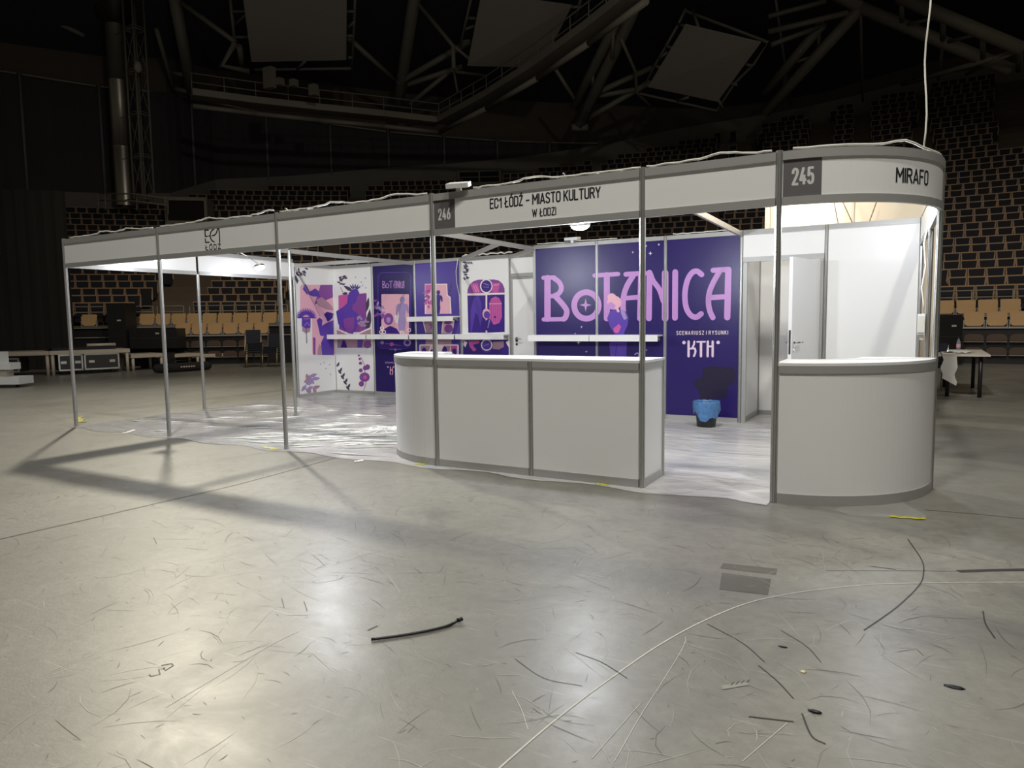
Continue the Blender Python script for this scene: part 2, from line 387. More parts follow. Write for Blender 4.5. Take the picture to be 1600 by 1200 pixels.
def scratch_field(n, wmin, wmax, lmin, lmax, m, name):
    mb = MB(); mb.flat = True
    for k in range(n):
        if rnd.random() < .7: x, y = rnd.uniform(-3, 8), rnd.uniform(-4.6, -.6)
        else: x, y = rnd.uniform(-9, 11), rnd.uniform(-3.5, -.2)
        a = rnd.choice((.35, 1.25, -.6, 2.3))+rnd.gauss(0, .35); L_ = lmin+(lmax-lmin)*rnd.random()**2.5; bend = rnd.gauss(0, .35); w = rnd.uniform(wmin, wmax); V = []
        for i in range(4):
            t = i/3; q = a+bend*t; px_, py_ = x+L_*t*math.cos(q), y+L_*t*math.sin(q); ww = w*(.35 if i in (0, 3) else 1)/2
            V += [(px_-ww*math.sin(q), py_+ww*math.cos(q), .0011+k*2e-7), (px_+ww*math.sin(q), py_-ww*math.cos(q), .0011+k*2e-7)]
        mb.add(V, [(2*i, 2*i+1, 2*i+3, 2*i+2) for i in range(3)])
    mb.build(name, m, fl, kind='stuff')
scratch_field(2200, .0010, .0026, .02, .34, mat('light_scratch', (.42, .41, .37), .5, var=.3, scale=20), 'light_scratches')
scratch_field(2200, .0010, .003, .02, .30, mat('dark_scratch', (.11, .106, .095), .5, var=.4, scale=20), 'dark_scratches')
mb = MB()
for quad in ([(1130, 880), (1215, 889), (1212, 898), (1125, 888)], [(1128, 895), (1205, 905), (1200, 930), (1124, 921)]):
    P = [atz(*q)+np.array([0, 0, .001]) for q in quad]; mb.add(P, [(0, 1, 2, 3)])
mb.build('floor_dark_bands', M_darkband, fl)  # two bands darker than the concrete around them
mb = MB()
for q in ([(233, 1054), (236, 1057), (250, 1054), (248, 1046), (258, 1045)], [(252, 1040), (268, 1037), (271, 1040), (258, 1048), (256, 1044)]): ground_ribbon(q, .006, False, mb=mb)
mb.build('marker_scribble', M_scuff, fl)

# the curved stand: C is the arena's middle, th the bearing from it, n the row
CX, CY = 5.0, -20.2
def pol(r, th, z): a = math.radians(th); return (CX+r*math.sin(a), CY+r*math.cos(a), z)
def tread(n): return 1.37+.30*n+.004*n*(n-1)
def rrow(n): return 40.2+.9*n
TAB = [(-58, 15.0, 8.4, 14.6, 16.1), (-51.17, 15.2, 8.50, 14.59, 16.12), (-48.11, 15.7, 8.59, 14.37, 16.12), (-45.13, 16.0, 8.67, 14.27, 16.04), (-43, 16.4, 8.8, 14.4, 16.4), (-40.92, 19.6, 10.19, 14.74, 16.81),
       (-36.96, 20.1, 10.54, 14.12, 16.62), (-31.33, 21.0, 11.23, 13.51, 16.17), (-27.48, 21.6, 11.53, 13.23, 15.83), (-23.63, 22.4, 11.93, 12.99, 15.74), (-17.96, 24.5, 12.95, 13.0, 15.64),
       (-14.23, 26.8, 14.11, 14.3, 15.63), (-12.07, 27.8, 14.54, 14.6, 15.6), (-8.99, 29.7, 15.19, 15.25, 16.1), (-5.97, 30.9, 15.80, 15.9, 16.6), (-4.04, 31.6, 16.23, 16.3, 17.2),
       (-2.48, 32.5, 16.74, 16.8, 17.7), (-0.97, 33.3, 17.13, 17.2, 18.2), (3.20, 33.4, 17.2, 17.3, 18.4), (5.69, 33.2, 17.2, 17.3, 18.4), (12, 33, 17.2, 17.3, 18.4)]
def tab(th):
    for a, b in zip(TAB[:-1], TAB[1:]):
        if a[0] <= th <= b[0]:
            t = (th-a[0])/(b[0]-a[0]); return [a[i]+t*(b[i]-a[i]) for i in range(1, 5)]
    return TAB[-1][1:]
TH = np.arange(-57, 9.01, .5)
ter, band, upper, roof = MB(), MB(), MB(), MB()
for a, b in zip(TH[:-1], TH[1:]):
    na = int(tab((a+b)/2)[0])
    ter.add([pol(39.75, a, 0), pol(39.75, b, 0), pol(39.75, b, tread(0)), pol(39.75, a, tread(0))], [(0, 1, 2, 3)])
    for k in range(na+1):
        r0 = rrow(k)-.45; r1 = r0+.9; z = tread(k); z1 = tread(k+1) if k < na else z
        ter.add([pol(r0, a, z), pol(r0, b, z), pol(r1, b, z), pol(r1, a, z), pol(r1, b, z1), pol(r1, a, z1)], [(0, 1, 2, 3), (3, 2, 4, 5)] if z1 > z else [(0, 1, 2, 3)])
    rA = rrow(na)+.5; A, B = tab(a), tab(b); wa, wb = rrow(A[0])+1.2, rrow(B[0])+1.2
    z0 = tread(na)
    band.add([pol(wa, a, z0-.8), pol(wb, b, z0-.8), pol(wb, b, B[1]), pol(wa, a, A[1]), pol(wb+.5, b, B[1]), pol(wa+.5, a, A[1])], [(0, 1, 2, 3), (3, 2, 4, 5)])
    upper.add([pol(wa+.5, a, A[1]), pol(wb+.5, b, B[1]), pol(wb+.5, b, B[3]), pol(wa+.5, a, A[3])], [(0, 1, 2, 3)])
    roof.add([pol(wa+.6, a, A[3]), pol(wb+.6, b, B[3]), pol(22, b, B[3]+10), pol(22, a, A[3]+10)], [(0, 1, 2, 3)])
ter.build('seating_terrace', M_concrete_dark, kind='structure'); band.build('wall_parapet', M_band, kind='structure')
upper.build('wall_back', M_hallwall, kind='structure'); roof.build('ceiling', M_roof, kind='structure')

# ------------------------------------------------------------------ seats
def seat_frame(th, r, z):
    a = math.radians(th); return np.array(pol(r, th, z)), np.array([math.cos(a), -math.sin(a), 0]), np.array([-math.sin(a), -math.cos(a), 0])   # place, right, towards the arena
AISLES = [(-40.03, -37.57), (-32.9, -32.2), (-26.1, -24.4), (-18.6, -18.2), (-11.5, -11.05), (-10.4, -9.47), (-6.62, -5.76), (-4.22, -3.95), (-1.42, -1.1), (2.07, 4.2)]
def in_aisle(th, n):
    for k, (a, b) in enumerate(AISLES):
        if a-.2 < th < b+.2:
            if k == 0 and n > 14: continue
            if k in (5, 6) and n < 14: continue
            if k == 9 and n < 20: continue
            if k == 2 and n < 14: continue
            return True
    return False
def inpoly(u, v, P):
    c = False
    for i in range(len(P)):
        (x0, y0), (x1, y1) = P[i-1], P[i]
        if (y0 > v) != (y1 > v) and u < (x1-x0)*(v-y0)/(y1-y0)+x0: c = not c
    return c
# what the stands hide from the photo's side (used only to choose which seats are built one by one)
HIDE = [[(458, 412), (720, 405), (797, 398), (834, 382), (1161, 361), (1445, 340), (1455, 790), (460, 660)],
        [(98, 376), (246, 357), (426, 331), (677, 306), (1003, 264), (1218, 234), (1380, 228), (1475, 245), (1473, 330), (1445, 345), (1218, 322), (1003, 342), (679, 372), (430, 390), (100, 423)],
        [(100, 423), (250, 404), (450, 395), (458, 440), (310, 431)], [(1195, 320), (1450, 320), (1450, 350), (1195, 360)], [(-200, 292), (112, 292), (120, 545), (-200, 545)], [(168, 470), (202, 470), (202, 540), (168, 540)]]
def seen(u, v): return 0 < u < 1600 and 0 < v < 1200 and not any(inpoly(u, v, P) for P in HIDE)
cand = []
dark = []
for n in range(0, 34):
    r = rrow(n); st = math.degrees(.5/r)
    th = -52.0+(n % 2)*st*.3
    while th < 6.6:
        if n <= int(tab(th)[0]) and not in_aisle(th, n):
            P = np.array(pol(r, th, tread(n)+.68)); u, v, d = px(P)
            dark.append((n, th, r, u, v, d))
        th += st
vis = sorted([q for q in dark if seen(q[3], q[4]) and seen(q[3]-6, q[4]+3)], key=lambda q: q[5])
NWOOD = []   # retractable front rows: (row, theta, r, seat-centre z)
for row, r, zc, ths in ((0, 38.12, 1.19, ((-37.4, -32.6), (-.15, 3.4))), (1, 38.95, 1.53, ((-43.0, -41.4), (-39.5, -31.6), (-1.15, 3.4)))):
    st = math.degrees(.52/r)
    for a, b in ths:
        th = a+st/2
        while th < b:
            u, v, d = px(pol(r, th, zc))
            if seen(u, v) and u < 1606: NWOOD.append((row, th, r, zc, u, v))
            th += st
NFOLD = []
for row, z in ((0, .36), (1, .72)):
    st = math.degrees(.52/38)
    for a, b in ((-37.4, -32.6), (-.15, 3.4)):
        th = a+st/2
        while th < b:
            u, v, d = px(pol(38, th, z))
            if seen(u, v) and u < 1606: NFOLD.append((row, th, z, u, v))
            th += st
NDARK = 300-len(NWOOD)-len(NFOLD)
single = vis[:NDARK]; sset = set((q[0], round(q[1], 3)) for q in single)
# one dark seat: plywood shell with a dark pad, tipped-up pan
def dark_seat_mesh(mb, c, R, T):
    Z = np.array([0, 0, 1.0])
    def B(x0, x1, xt0, xt1, y0, y1, z0, z1):
        mb.hexa([c+R*x+T*y+Z*z for x, y, z in ((x0, y0, z0), (x1, y0, z0), (x1, y1, z0), (x0, y1, z0), (xt0, y0, z1), (xt1, y0, z1), (xt1, y1, z1), (xt0, y1, z1))])
    mb.m = 0; B(-.235, .235, -.245, .245, -.06, -.03, .35, .84)
    mb.m = 1; B(-.172, .172, -.212, .212, -.03, .0, .40, .80)
    B(-.2, .2, -.2, .2, .02, .14, .12, .42)
zones = {}
for q in single:
    n, th, r, u, v, d = q
    z = 'left' if u < 270 else 'midleft' if u < 448 else 'over' if u < 1452 else 'right'
    zones.setdefault((z, n), []).append(q)
ZN = {'left': 'stand left of dark stairwell', 'midleft': 'stand right of dark stairwell', 'over': 'above booth walls', 'right': 'right of booth'}
proto = None
for (z, n), qs in sorted(zones.items()):
    for i, (n_, th, r, u, v, d) in enumerate(sorted(qs, key=lambda q: q[3])):
        if proto is None:
            mb = MB(); dark_seat_mesh(mb, np.zeros(3), np.array([1.0, 0, 0]), np.array([0, -1.0, 0]))
            proto = mb.build('stadium_chair', [M_wood_dim, M_pad], origin=(0, 0, 0)); o = proto
        else:
            o = proto.copy(); COL.objects.link(o)
        o.location = pol(r, th, tread(n)); o.rotation_euler = (0, 0, -math.radians(th))
        tag(o, f'dark padded seat, {ordn(i+1)} from left, {ordn(n+1)} row up, {ZN[z]}', 'seat', 'dark padded stadium seats')
mb = MB()
for n, th, r, u, v, d in dark:
    if (n, round(th, 3)) in sset: continue
    c, R_, T_ = seat_frame(th, r, tread(n)); dark_seat_mesh(mb, c, R_, T_)
tag(mb.build('stadium_seats', [M_wood_dim, M_pad]), 'rows of dark padded seats filling the upper and hidden stands', 'seat', kind='stuff')
# retractable wooden seats: tipped-up plywood pan and backrest with rounded lower corners
def ply(w0, w1, h, t, rad):
    pts = []
    for cx, cz, a0, rr_ in ((w1/2-.03, h/2-.03, 0, .03), (-w1/2+.03, h/2-.03, 90, .03), (-w0/2+rad, -h/2+rad, 180, rad), (w0/2-rad, -h/2+rad, 270, rad)):
        for k in range(5):
            a = math.radians(a0+22.5*k); pts.append((cx+rr_*math.cos(a), cz+rr_*math.sin(a)))
    mb = MB(); n = len(pts)
    mb.add([(x, -t/2, z) for x, z in pts]+[(x, t/2, z) for x, z in pts], [tuple(range(n)), tuple(range(2*n-1, n-1, -1))]+[(i, n+i, n+(i+1) % n, (i+1) % n) for i in range(n)])
    return mb
def mesh_of(mb, name, mats):
    o = _b2(mb, name, mats); me = o.data; bpy.data.objects.remove(o); return me
me_pan = mesh_of(ply(.44, .47, .32, .018, .085), 'seat_pan', [M_wood])
bk = ply(.45, .47, .25, .018, .06); bk.v = [(x, y+.10, z+.10) for x, y, z in bk.v]; me_back = mesh_of(bk, 'backrest', [M_wood])
br = MB()
for sx in (-1, 1): br.box(sx*.235-.012, -.02, -.19, sx*.235+.012, .12, .0)
br.box(-.25, -.03, -.21, .25, .0, -.185); me_br = mesh_of(br, 'bracket', [mat('seat_bracket', (.34, .32, .30), .4, .3)])
rows = {}
for q in NWOOD: rows.setdefault((q[0], q[4] < 800), []).append(q)
for (row, left), qs in rows.items():
    for i, (r_, th, r, zc, u, v) in enumerate(sorted(qs, key=lambda q: q[4])):
        lab = f"plywood tip-up seat, {ordn(i+1)} from left, {'front' if row == 0 else 'back'} wooden row {'left' if left else 'right'} of booth"
        t = thing('plywood_tip_up_chair', lab, 'seat', pol(r, th, zc), 'plywood seats of the retractable stand'); t.rotation_euler = (0, 0, -math.radians(th))
        for nm, me in (('seat_pan', me_pan), ('backrest', me_back), ('bracket', me_br)):
            c = bpy.data.objects.new(nm, me); COL.objects.link(c); c.parent = t
M_fold = mat('folded_seat_brown', (.075, .048, .034), .55, var=.2)
fm = MB()
pts = [(-.23, -.10), (.23, -.10), (.235, -.02), (.20, .06), (.12, .095), (-.12, .095), (-.20, .06), (-.235, -.02)]
fm.add([(x, -.05, z) for x, z in pts]+[(x, .0, z) for x, z in pts], [tuple(range(8)), tuple(range(15, 7, -1))]+[(i, 8+i, 8+(i+1) % 8, (i+1) % 8) for i in range(8)])
fm.m = 1; fm.box(-.235, -.06, -.13, .235, .0, -.112)
me_fold = mesh_of(fm, 'folded_seat', [M_fold, mat('seat_bracket', (.34, .32, .30))])
rows = {}
for q in NFOLD: rows.setdefault((q[0], q[3] < 800), []).append(q)
for (row, left), qs in rows.items():
    for i, (r_, th, z, u, v) in enumerate(sorted(qs, key=lambda q: q[3])):
        o = bpy.data.objects.new('folded_chair', me_fold); COL.objects.link(o); o.location = pol(37.98, th, z); o.rotation_euler = (0, 0, -math.radians(th))
        tag(o, f"folded brown seat, {ordn(i+1)} from left, {'bottom' if row == 0 else 'upper'} folded row {'left' if left else 'right'} of booth", 'seat', 'folded seats under the plywood rows')
# body of the retracted stand: black risers and decks
def arcbox(mb, r0, r1, a0, a1, z0, z1):
    n = max(2, int(abs(a1-a0)/1.0)+1)
    for i in range(n):
        A, B = a0+(a1-a0)*i/n, a0+(a1-a0)*(i+1)/n
        mb.hexa([pol(r0, A, z0), pol(r0, B, z0), pol(r1, B, z0), pol(r1, A, z0), pol(r0, A, z1), pol(r0, B, z1), pol(r1, B, z1), pol(r1, A, z1)])
for a0, a1, lab in ((-42.7, -31.4, 'black retracted seating platform left of the booth'), (-31.0, -1.5, 'black retracted seating platform behind the booth'), (-1.3, 7, 'black retracted seating platform right of the booth')):
    mb = MB(); arcbox(mb, 38.05, 39.7, a0, a1, .0, .98); arcbox(mb, 38.98, 39.7, a0, a1, .98, 1.30)
    t = tag(mb.build('retractable_platform', M_black), lab, 'seating platform', 'retracted seating platforms')
    for R0, R1, ZA in ((37.99, 38.1, .955), (38.9, 39.0, 1.27)):
        mb = MB(); arcbox(mb, R0, R1, a0, a1, ZA, ZA+.03); mb.build('nosing', mat('seat_bracket', (.34, .32, .30)), t)
# guard rails on the front of the fixed stand
def rail_run(a0, a1, lab, z=1.42, r=39.85, step=1.0):
    t = thing('guard_rail', lab, 'railing', pol(r, (a0+a1)/2, z), 'guard rails of the stand')
    N = max(2, int((a1-a0)*r*PI/180/.5)); pts = [pol(r, a0+(a1-a0)*i/N, 0) for i in range(N+1)]
    for h in (.62, .42): MB().tube([(x, y, z+h) for x, y, _ in pts], .022, 6).build('rail', M_steel, t)
    for i in range(0, N+1, max(1, int(step/.5))): MB().tube([(pts[i][0], pts[i][1], z-.04), (pts[i][0], pts[i][1], z+.62)], .02, 6).build('post', M_steel, t)
rail_run(-40.2, -39.2, 'short grey guard rail on the left edge of the dark stairwell')
rail_run(-39.0, -37.7, 'grey guard rail across the dark stairwell left of the booth')
rail_run(-37.4, -32.4, 'grey guard rail behind the plywood seats left of the booth')
rail_run(-44, -40.5, 'grey guard rail above the stage decks on the far left')
rail_run(-1.2, 6, 'grey guard rail behind the plywood seats right of the booth')

# dark stairwell opening and commentary box in the stand
t = thing('stairwell_portal', 'dark rectangular stairwell opening high in the left stand', 'doorway', atd(292, 341, 36)); 
c0 = np.array(atd(292, 328, 36)); th0 = math.degrees(math.atan2(c0[0]-CX, c0[1]-CY)); r0 = math.hypot(c0[0]-CX, c0[1]-CY)
mb = MB(); arcbox(mb, r0, r0+1.5, th0-1.0, th0+.95, c0[2]-.55, c0[2]+.45); mb.build('opening', M_blackcloth, t)
mb = MB(); arcbox(mb, r0-.1, r0+1.5, th0-1.15, th0+1.1, c0[2]+.45, c0[2]+.62)
arcbox(mb, r0-.1, r0+1.5, th0+.95, th0+1.1, c0[2]-.6, c0[2]+.45); arcbox(mb, r0-.1, r0+1.5, th0-1.15, th0-1.0, c0[2]-.6, c0[2]+.45); mb.build('frame', M_band, t)
mb = MB(); arcbox(mb, r0-.12, r0+2.5, th0-1.15, th0+1.1, c0[2]-4.2, c0[2]-.55); mb.build('wall', M_band, t)
c0 = np.array(atd(749, 284, 46)); th0 = math.degrees(math.atan2(c0[0]-CX, c0[1]-CY)); r0 = math.hypot(c0[0]-CX, c0[1]-CY)
t = thing('commentary_box', 'small grey commentary box with dark windows at the top of the stand', 'booth', c0-(0, 0, .9))
mb = MB(); arcbox(mb, r0, r0+1.5, th0-1.35, th0+1.35, c0[2]-.9, c0[2]+.75); mb.build('body', M_band, t)
for k in range(2):
    a0 = th0-1.2+k*1.25; mb = MB(); arcbox(mb, r0-.03, r0, a0, a0+1.15, c0[2]-.02, c0[2]+.62); w = mb.build('window', M_blackcloth, t)
    mb = MB(); arcbox(mb, r0-.05, r0-.02, a0, a0+1.15, c0[2]+.27, c0[2]+.32); mb.build('glazing_bar', M_band, w)

# black curtain panels hung round the stand on poles
cpx = [-60, 70, 185, 240, 312, 418, 515, 604, 690, 772, 852, 930]
def thpx(u):
    q = None
    d = ray(u, 230); o = CAM[:2]-np.array([CX, CY]); a = d[:2]@d[:2]; b = 2*o@d[:2]; c = o@o-59.5**2
    t = (-b+math.sqrt(b*b-4*a*c))/(2*a); P = CAM+t*d; return math.degrees(math.atan2(P[0]-CX, P[1]-CY))
for i, (u0, u1) in enumerate(zip(cpx[:-1], cpx[1:])):
    a, b = thpx(u0), thpx(u1); N = 14; V = []
    for k in range(N+1):
        th = a+(b-a)*k/N; A = tab(th); w = rrow(A[0])+1.35+.05*math.sin(k*2.4); V += [pol(w, th, A[1]-.4), pol(w, th, A[2]), pol(w+.06, th, A[1]-.4), pol(w+.06, th, A[2])]
    mb = MB(); mb.add(V, [(4*k, 4*k+4, 4*k+5, 4*k+1) for k in range(N)]+[(4*k+2, 4*k+3, 4*k+7, 4*k+6) for k in range(N)])
    t = tag(mb.build('stage_curtain', mat('hall_curtain', (.07, .066, .068), .95, var=.2, scale=.5)), f'black curtain above the stand, {ordn(i+1)} panel from the left', 'curtain', 'black curtains above the stand')
    A = tab(b); w = rrow(A[0])+1.22; MB().tube([pol(w, b, A[1]-.2), pol(w, b, A[2]+.15)], .07, 6).build('pole', mat('curtain_pole', (.22, .21, .2), .6), t)
    A0, A1 = tab(a+.12), tab(b-.12); MB().tube([pol(rrow(A0[0])+1.15, a+.12, A0[2]-.02), pol(rrow(A1[0])+1.15, b-.12, A1[2]-.02)], .045, 6).build('top_rail', M_baffle, t)
# drape box left of everything
A, B = np.array(pol(38.9, -47, 0)), np.array(atd(112, 480, 23.0))
a2 = np.array(atd(-140, 400, 21.5)); b2 = np.array(atd(108, 400, 22.6))
mb = MB(); V = []; N = 40
for k in range(N+1):
    p = a2+(b2-a2)*k/N; d = (b2-a2)/np.linalg.norm(b2-a2); nn = np.array([d[1], -d[0], 0]); q = p+nn*.022*math.sin(k*1.9)
    V += [(q[0], q[1], .0), (q[0], q[1], 5.6)]
back_ = [(V[-2][0]-1.2, V[-2][1]+.6, 0), (V[-1][0]-1.2, V[-1][1]+.6, 5.6)]
mb.add(V+back_, [(2*k, 2*k+2, 2*k+3, 2*k+1) for k in range(N+1)])
tag(mb.build('black_drape', M_blackcloth), 'tall plain black drape hanging behind the stage decks at the far left', 'drape')

# ------------------------------------------------------------------ roof steel, acoustic panels, catwalk
def pipes(name, lab, cat, segs, group=None):
    """segs: (part name, [(u, v, depth), ...], radius)"""
    pts0 = atd(*segs[0][1][0]); t = thing(name, lab, cat, pts0, group)
    for nm, pts, r in segs: MB().tube([atd(*q) for q in pts], r, 8).build(nm, M_steel, t)
    return t
pipes('roof_truss', 'grey tubular roof truss standing between the first and second acoustic panels', 'roof truss', [
    ('chord', [(652, -60, 35), (648, -5, 36), (622, 162, 40)], .33), ('brace', [(655, 8, 36), (708, 72, 36), (709, 108, 36)], .11), ('brace', [(622, 130, 39), (735, 64, 38)], .17), ('brace', [(624, 136, 39.5), (722, 104, 39)], .15),
    ('brace', [(640, 163, 40), (712, 104, 39)], .13), ('brace', [(545, 60, 36), (616, 124, 39)], .13), ('brace', [(709, 72, 36), (745, 102, 37)], .08), ('brace', [(709, 110, 38.8), (715, 145, 39)], .06), ('brace', [(712, 112, 38.8), (760, 118, 39)], .08)], 'roof trusses')
pipes('roof_truss', 'grey roof truss with two V struts between the second and third acoustic panels', 'roof truss', [
    ('chord', [(975, -10, 33), (960, 40, 34), (897, 168, 38)], .26), ('chord', [(1000, -12, 33), (985, 28, 34), (905, 196, 38)], .30), ('brace', [(866, 105, 36), (897, 154, 37)], .1), ('brace', [(958, 48, 34), (957, 92, 35)], .09),
    ('brace', [(970, 60, 34), (993, 112, 36), (994, 143, 37), (1018, 168, 38)], .08), ('brace', [(930, 146, 37), (1018, 106, 37)], .15), ('brace', [(924, 152, 37.5), (992, 140, 37)], .13), ('brace', [(914, 188, 38), (1016, 128, 37)], .15),
    ('brace', [(927, 110, 36), (926, 135, 36.5)], .08), ('base_plate', [(893, 199, 38), (918, 199, 38)], .2)], 'roof trusses')
pipes('roof_truss', 'grey tubular roof truss fanning out from a joint above the curved fascia', 'roof truss', [
    ('chord', [(1345, 12, 33), (1196, 176, 38)], .28), ('chord', [(1285, 38, 34), (1195, 146, 38)], .24), ('chord', [(1345, 12, 33), (1580, 110, 31)], .28), ('chord', [(1240, -45, 34), (1345, 12, 33)], .28),
    ('chord', [(1405, -5, 31), (1600, 78, 29)], .28), ('brace', [(1325, 20, 33), (1200, 50, 34)], .14), ('brace', [(1290, 2, 33.5), (1200, 26, 34)], .12), ('brace', [(1285, 40, 34), (1205, 70, 34)], .12), ('brace', [(1409, 0, 31), (1409, 34, 32)], .10),
    ('brace', [(1474, 26, 30.5), (1473, 62, 31.5)], .11), ('brace', [(1535, 55, 30), (1536, 90, 31)], .11), ('brace', [(1418, 38, 32), (1470, 26, 30.5)], .08), ('brace', [(1482, 65, 31.5), (1530, 53, 30)], .08),
    ('brace', [(1590, 80, 29.5), (1410, 132, 36)], .12), ('brace', [(1580, 84, 29.5), (1510, 116, 33)], .08), ('brace', [(1594, 78, 29.5), (1592, 110, 31)], .12), ('brace', [(1280, 40, 34), (1279, 75, 35)], .09), ('brace', [(1228, 102, 36.5), (1265, 90, 35.5)], .08),
    ('hanger', [(1345, 20, 33), (1346, 90, 36), (1348, 158, 40)], .06), ('hanger', [(1212, 0, 34), (1226, 98, 37), (1236, 166, 40)], .06), ('brace', [(1225, 100, 37), (1226, 140, 38)], .1), ('hanger', [(1474, 62, 31.5), (1466, 125, 35)], .06)], 'roof trusses')
pipes('roof_truss', 'dim tubular roof truss in the upper left corner of the hall', 'roof truss', [
    ('chord', [(98, -6, 36), (44, 72, 38)], .16), ('chord', [(10, -4, 36), (44, 14, 37)], .16), ('brace', [(45, 14, 37), (48, 52, 37.5)], .12), ('brace', [(78, 30, 36.5), (132, 56, 37)], .12), ('brace', [(-20, -14, 36), (12, -4, 36)], .14)], 'roof trusses')
pipes('roof_truss', 'dim tubular roof truss rising left of the first acoustic panel', 'roof truss', [
    ('chord', [(272, -5, 36), (300, 145, 40)], .3), ('chord', [(244, 45, 37), (271, 138, 40)], .12), ('chord', [(283, 4, 36), (368, 66, 36)], .13), ('brace', [(368, 66, 36), (347, 102, 36.5), (390, 112, 37)], .15), ('brace', [(374, 72, 36), (378, 102, 37)], .15),
    ('brace', [(360, 0, 35), (366, 60, 36)], .08), ('brace', [(363, 18, 35), (384, 18, 35)], .06), ('brace', [(366, 58, 36), (388, 58, 36)], .07), ('brace', [(366, 40, 36), (383, 24, 35)], .05), ('brace', [(268, 114, 39.5), (296, 118, 39.5)], .12), ('brace', [(272, 138, 40), (300, 145, 40)], .12)], 'roof trusses')
def baffle(lab, quad, depths, frame):
    P = [np.array(atd(u, v, d)) for (u, v), d in zip(quad, depths)]
    n = np.cross(P[1]-P[0], P[3]-P[0]); n /= np.linalg.norm(n)
    if n[2] < 0: n = -n
    t = thing('acoustic_panel', lab, 'acoustic panel', P[3], 'pale acoustic panels under the roof')
    MB().hexa(P+[p+n*.12 for p in P]).build('panel', M_baffle, t)
    for seg in frame: MB().tube([atd(*q) for q in seg], .07, 6).build('frame_tube', M_steel, t)
baffle('pale rectangular acoustic panel nearest the silver duct', [(374, -45), (542, -45), (541, 94), (393, 97)], (31, 31, 36, 36),
       [[(556, -30, 33), (550, 108, 37)], [(398, 109, 37), (551, 107, 37)], [(541, 18, 34), (555, 18, 34)], [(542, 44, 34.5), (554, 34, 34)], [(541, 56, 35), (552, 56, 35)], [(476, 96, 36), (464, 108, 37)], [(546, 90, 36), (552, 90, 36.5)]])
baffle('pale acoustic panel behind the rising catwalk, middle one of three', [(752, -10), (893, 10), (845, 106), (730, 103)], (33, 32, 36, 37),
       [[(738, -10, 35), (719, 72, 37)], [(730, 28, 36), (746, 29, 36)], [(727, 46, 36), (742, 40, 36)], [(722, 64, 37), (735, 64, 37)], [(893, 11, 32), (908, 11, 32)], [(908, -5, 32), (900, 28, 33)]])
baffle('pale tilted diamond-shaped acoustic panel above the booth sign 245', [(1070, 40), (1188, 68), (1121, 159), (1012, 136)], (32, 31, 35, 36),
       [[(1071, 14, 33), (1060, 38, 33), (1022, 104, 36), (1000, 146, 37), (1120, 173, 36), (1148, 130, 34), (1178, 100, 33), (1200, 66, 32), (1071, 17, 33)], [(1040, 72, 34.5), (1052, 75, 34)], [(1030, 92, 35), (1042, 82, 34.5)], [(1022, 102, 36), (1032, 106, 35.5)],
        [(1165, 100, 33), (1175, 103, 33)], [(1142, 130, 34), (1152, 133, 34)], [(1122, 155, 35), (1130, 170, 35.5)], [(1060, 38, 33), (1075, 42, 32)], [(1082, 16, 33), (1092, 44, 32)], [(1058, 158, 36.5), (1075, 152, 35.5)]])
# catwalk: one deck with railings, turning at the corner
cw = [atz(u, v, 12.0) for u, v in ((300, 144), (400, 157), (500, 168), (600, 178), (686, 188))]+[atz(u, v, 12.0) for u, v in ((760, 148), (840, 98), (920, 40), (1010, -30))]
t = thing('catwalk', 'long grey maintenance catwalk with railings bending below the acoustic panels', 'catwalk', cw[0])
mb = MB()
for a, b in zip(cw[:-1], cw[1:]): mb.slab(a[:2], b[:2], 11.82, 12.12, .9, .2)
mb.build('deck', M_steel, t)
mb = MB()
for a, b in zip(cw[:-1], cw[1:]): mb.tube([a+(0, 0, -.62), b+(0, 0, -.62)], .12, 6)
mb.build('under_pipe', M_steel, t)
for h in (.45, .85): MB().tube([p+np.array([0, 0, h]) for p in cw], .025, 6).build('rail', M_steel, t)
for a, b in zip(cw[:-1], cw[1:]):
    N = max(2, int(np.linalg.norm(b-a)/1.2))
    for k in range(N): MB().tube([a+(b-a)*k/N, a+(b-a)*k/N+(0, 0, .87)], .022, 6).build('post', M_steel, t)
# small equipment boxes on the catwalk
for k, (u, v, w, h) in enumerate(((421, 122, .55, .95), (437, 128, .32, .32), (459, 130, .3, .32), (490, 141, .36, .5))):
    P = atd(u, v, 33.5); tag(MB().box(P[0]-w/2, P[1]-.15, P[2]-h/2, P[0]+w/2, P[1]+.15, P[2]+h/2).build('equipment_box', M_steel),
        ('tall pale equipment cabinet on the catwalk, leftmost of its boxes', 'small square light box on the catwalk beside the tall cabinet', 'second small square light box on the catwalk', 'dim equipment box on the catwalk, rightmost of its boxes')[k], 'equipment box')
# silver duct and truss tower
D0, D1 = atd(197, 322, 37), atd(197, 322, 37)
t = thing('ventilation_duct', 'tall vertical silver ventilation duct against the black curtains', 'duct', D0)
mb = MB(); mb.lathe(D0, [(.46, 0), (.46, 2.9), (.475, 2.92), (.475, 2.98), (.46, 3.0), (.46, 6.2), (.475, 6.22), (.475, 6.28), (.46, 6.3), (.46, 9.0)], 24); mb.build('pipe', M_duct, t)
mb = MB(); mb.lathe(D0+(0, 0, 9.0), [(.46, 0), (.8, .35), (1.15, 1.2), (1.15, 1.9)], 24); mb.build('cowl', mat('dark_cowl', (.05, .04, .03), .5, .6), t)
T0 = atd(226, 318, 35.5)
t = thing('lattice_tower', 'slender grey lattice tower standing beside the silver duct', 'tower', T0)
cs = [(-.36, -.3), (.36, -.3), (.36, .3), (-.36, .3)]
for dx, dy in cs: MB().tube([T0+(dx, dy, 0), T0+(dx, dy, 9.7)], .05, 6).build('chord', M_steel, t)
